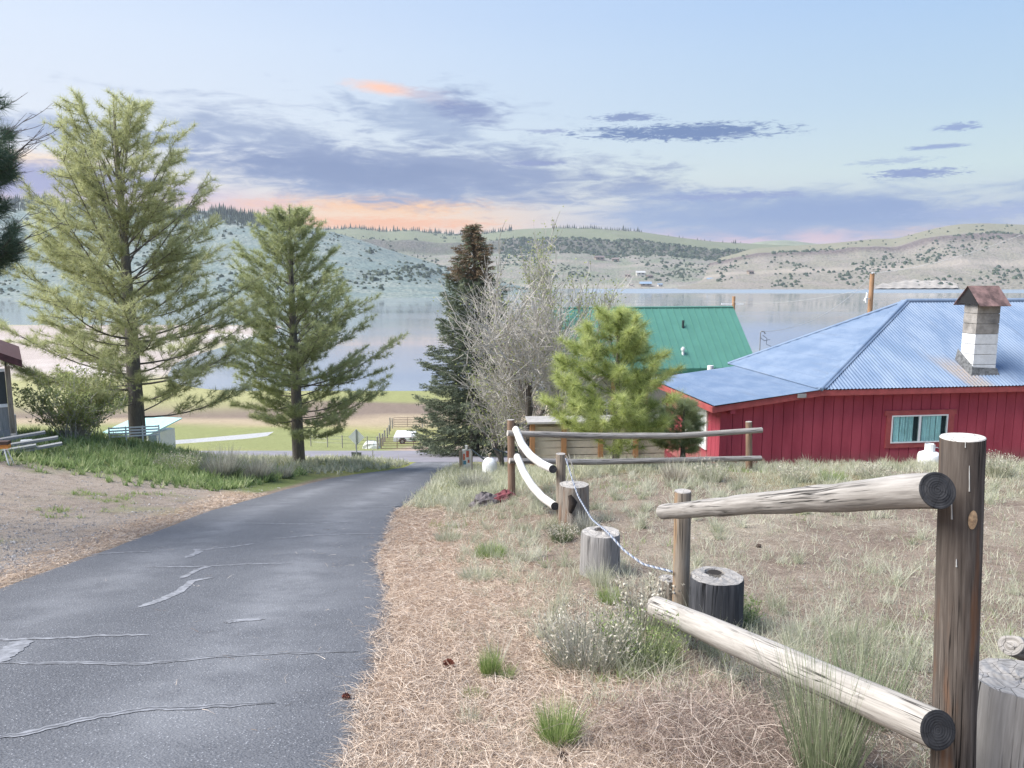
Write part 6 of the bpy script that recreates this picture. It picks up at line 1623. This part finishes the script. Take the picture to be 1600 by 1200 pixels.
for a in [(701, 1045, .05, 'cone_red', 'reddish open pinecone on the needles left of the bright green tuft', (1.2, .3, 0)),
          (541, 1093, .030, 'cone_red', 'reddish brown pinecone right on the edge of the asphalt', (1.4, .2, 1)),
          (880, 1190, .036, 'cone_dk', 'dark open pinecone at the bottom edge under the yellow green tuft', (.5, .3, 0)),
          (716, 1024, .018, 'cone_dk', 'tiny dark cone just above the reddish one', (1, .3, 0)),
          (1185, 856, .040, 'cone_dk', 'lone brown pinecone on the bare yard beyond the top rail', (1.3, .3, 2)),
          (951, 1145, .024, 'cone_dk', 'small dark cone beside the dry tangle', (1.3, 0, 2)),
          (1008, 1182, .022, 'cone_dk', 'dark cone fragment by the bottom edge right of the dark open cone', (1.3, 0, 2)),
          (610, 966, .022, 'cone_dk', 'small dark cone near the road edge halfway up the verge', (1.3, 0, 2)),
          (824, 975, .022, 'cone_dk', 'small dark cone left of the large grey rabbitbrush', (1.3, 0, 2))]:
    pinecone(a[0], a[1], a[2], M[a[3]], a[4], a[5])
# loose stray needles on the asphalt
g_ = np.random.default_rng(9); n = 150; y = g_.uniform(3.7, 14, n); x = road_r(y) - g_.exponential(.7, n) - .05; x = np.clip(x, road_l(y) + .1, 9)
mb = MB(); strands(mb, np.stack([x, y, np.interp(y, _by, _bz) + .008], 1), np.stack([g_.normal(size=n), g_.normal(size=n), -.2 * g_.normal(size=n) * 0], 1), .12, .0028, 0, 2, .3, g=g_)
tag(mb.build('stray_needles', M['litter'], kind='stuff'), 'stray pine needles lying loose on the asphalt', 'pine needles')
# dark lichen rocks on the verge
M['rock'] = flat('dark_rock', (.13, .115, .12), .95, var=.4, scale=10, bump=.8, bscale=12); M['rock_red'] = flat('maroon_rock', (.16, .045, .055), .9, var=.4, scale=12, bump=.8, bscale=14)
for u, v, s, mt, lab in ((758, 758, .30, 'rock', 'dark lichen covered rock left of the orange end post'), (790, 752, .26, 'rock_red', 'maroon rock at the foot of the orange end post'), (776, 762, .20, 'rock', 'small dark rock between the larger dark rock and the maroon rock')):
    g_ = np.random.default_rng(int(u)); V, Q = blob(g_, 1, 1, 5, 12); p = on_ground(u, v, 14.3)
    o = MB().add(V * [s, s * .7, s * .8] * (1 + g_.normal(size=V.shape) * .06), Q=Q).build('rock', M[mt]); o.location = p; tag(o, lab, 'rock', 'rocks by the end post')

# ------------------------------------------------------------------ air
hz = bpy.data.materials.new('evening_haze'); hz.use_nodes = True; hz.node_tree.nodes.clear()
pv = hz.node_tree.nodes.new('ShaderNodeVolumePrincipled'); mo = hz.node_tree.nodes.new('ShaderNodeOutputMaterial')
pv.inputs['Color'].default_value = (.80, .87, .97, 1); pv.inputs['Density'].default_value = .00011; pv.inputs['Anisotropy'].default_value = .3
hz.node_tree.links.new(pv.outputs[0], mo.inputs['Volume'])
HAZE = True
if HAZE:
    MB().box(-3600, 3600, -120, 4700, -60, 205).build('haze', hz, kind='stuff')
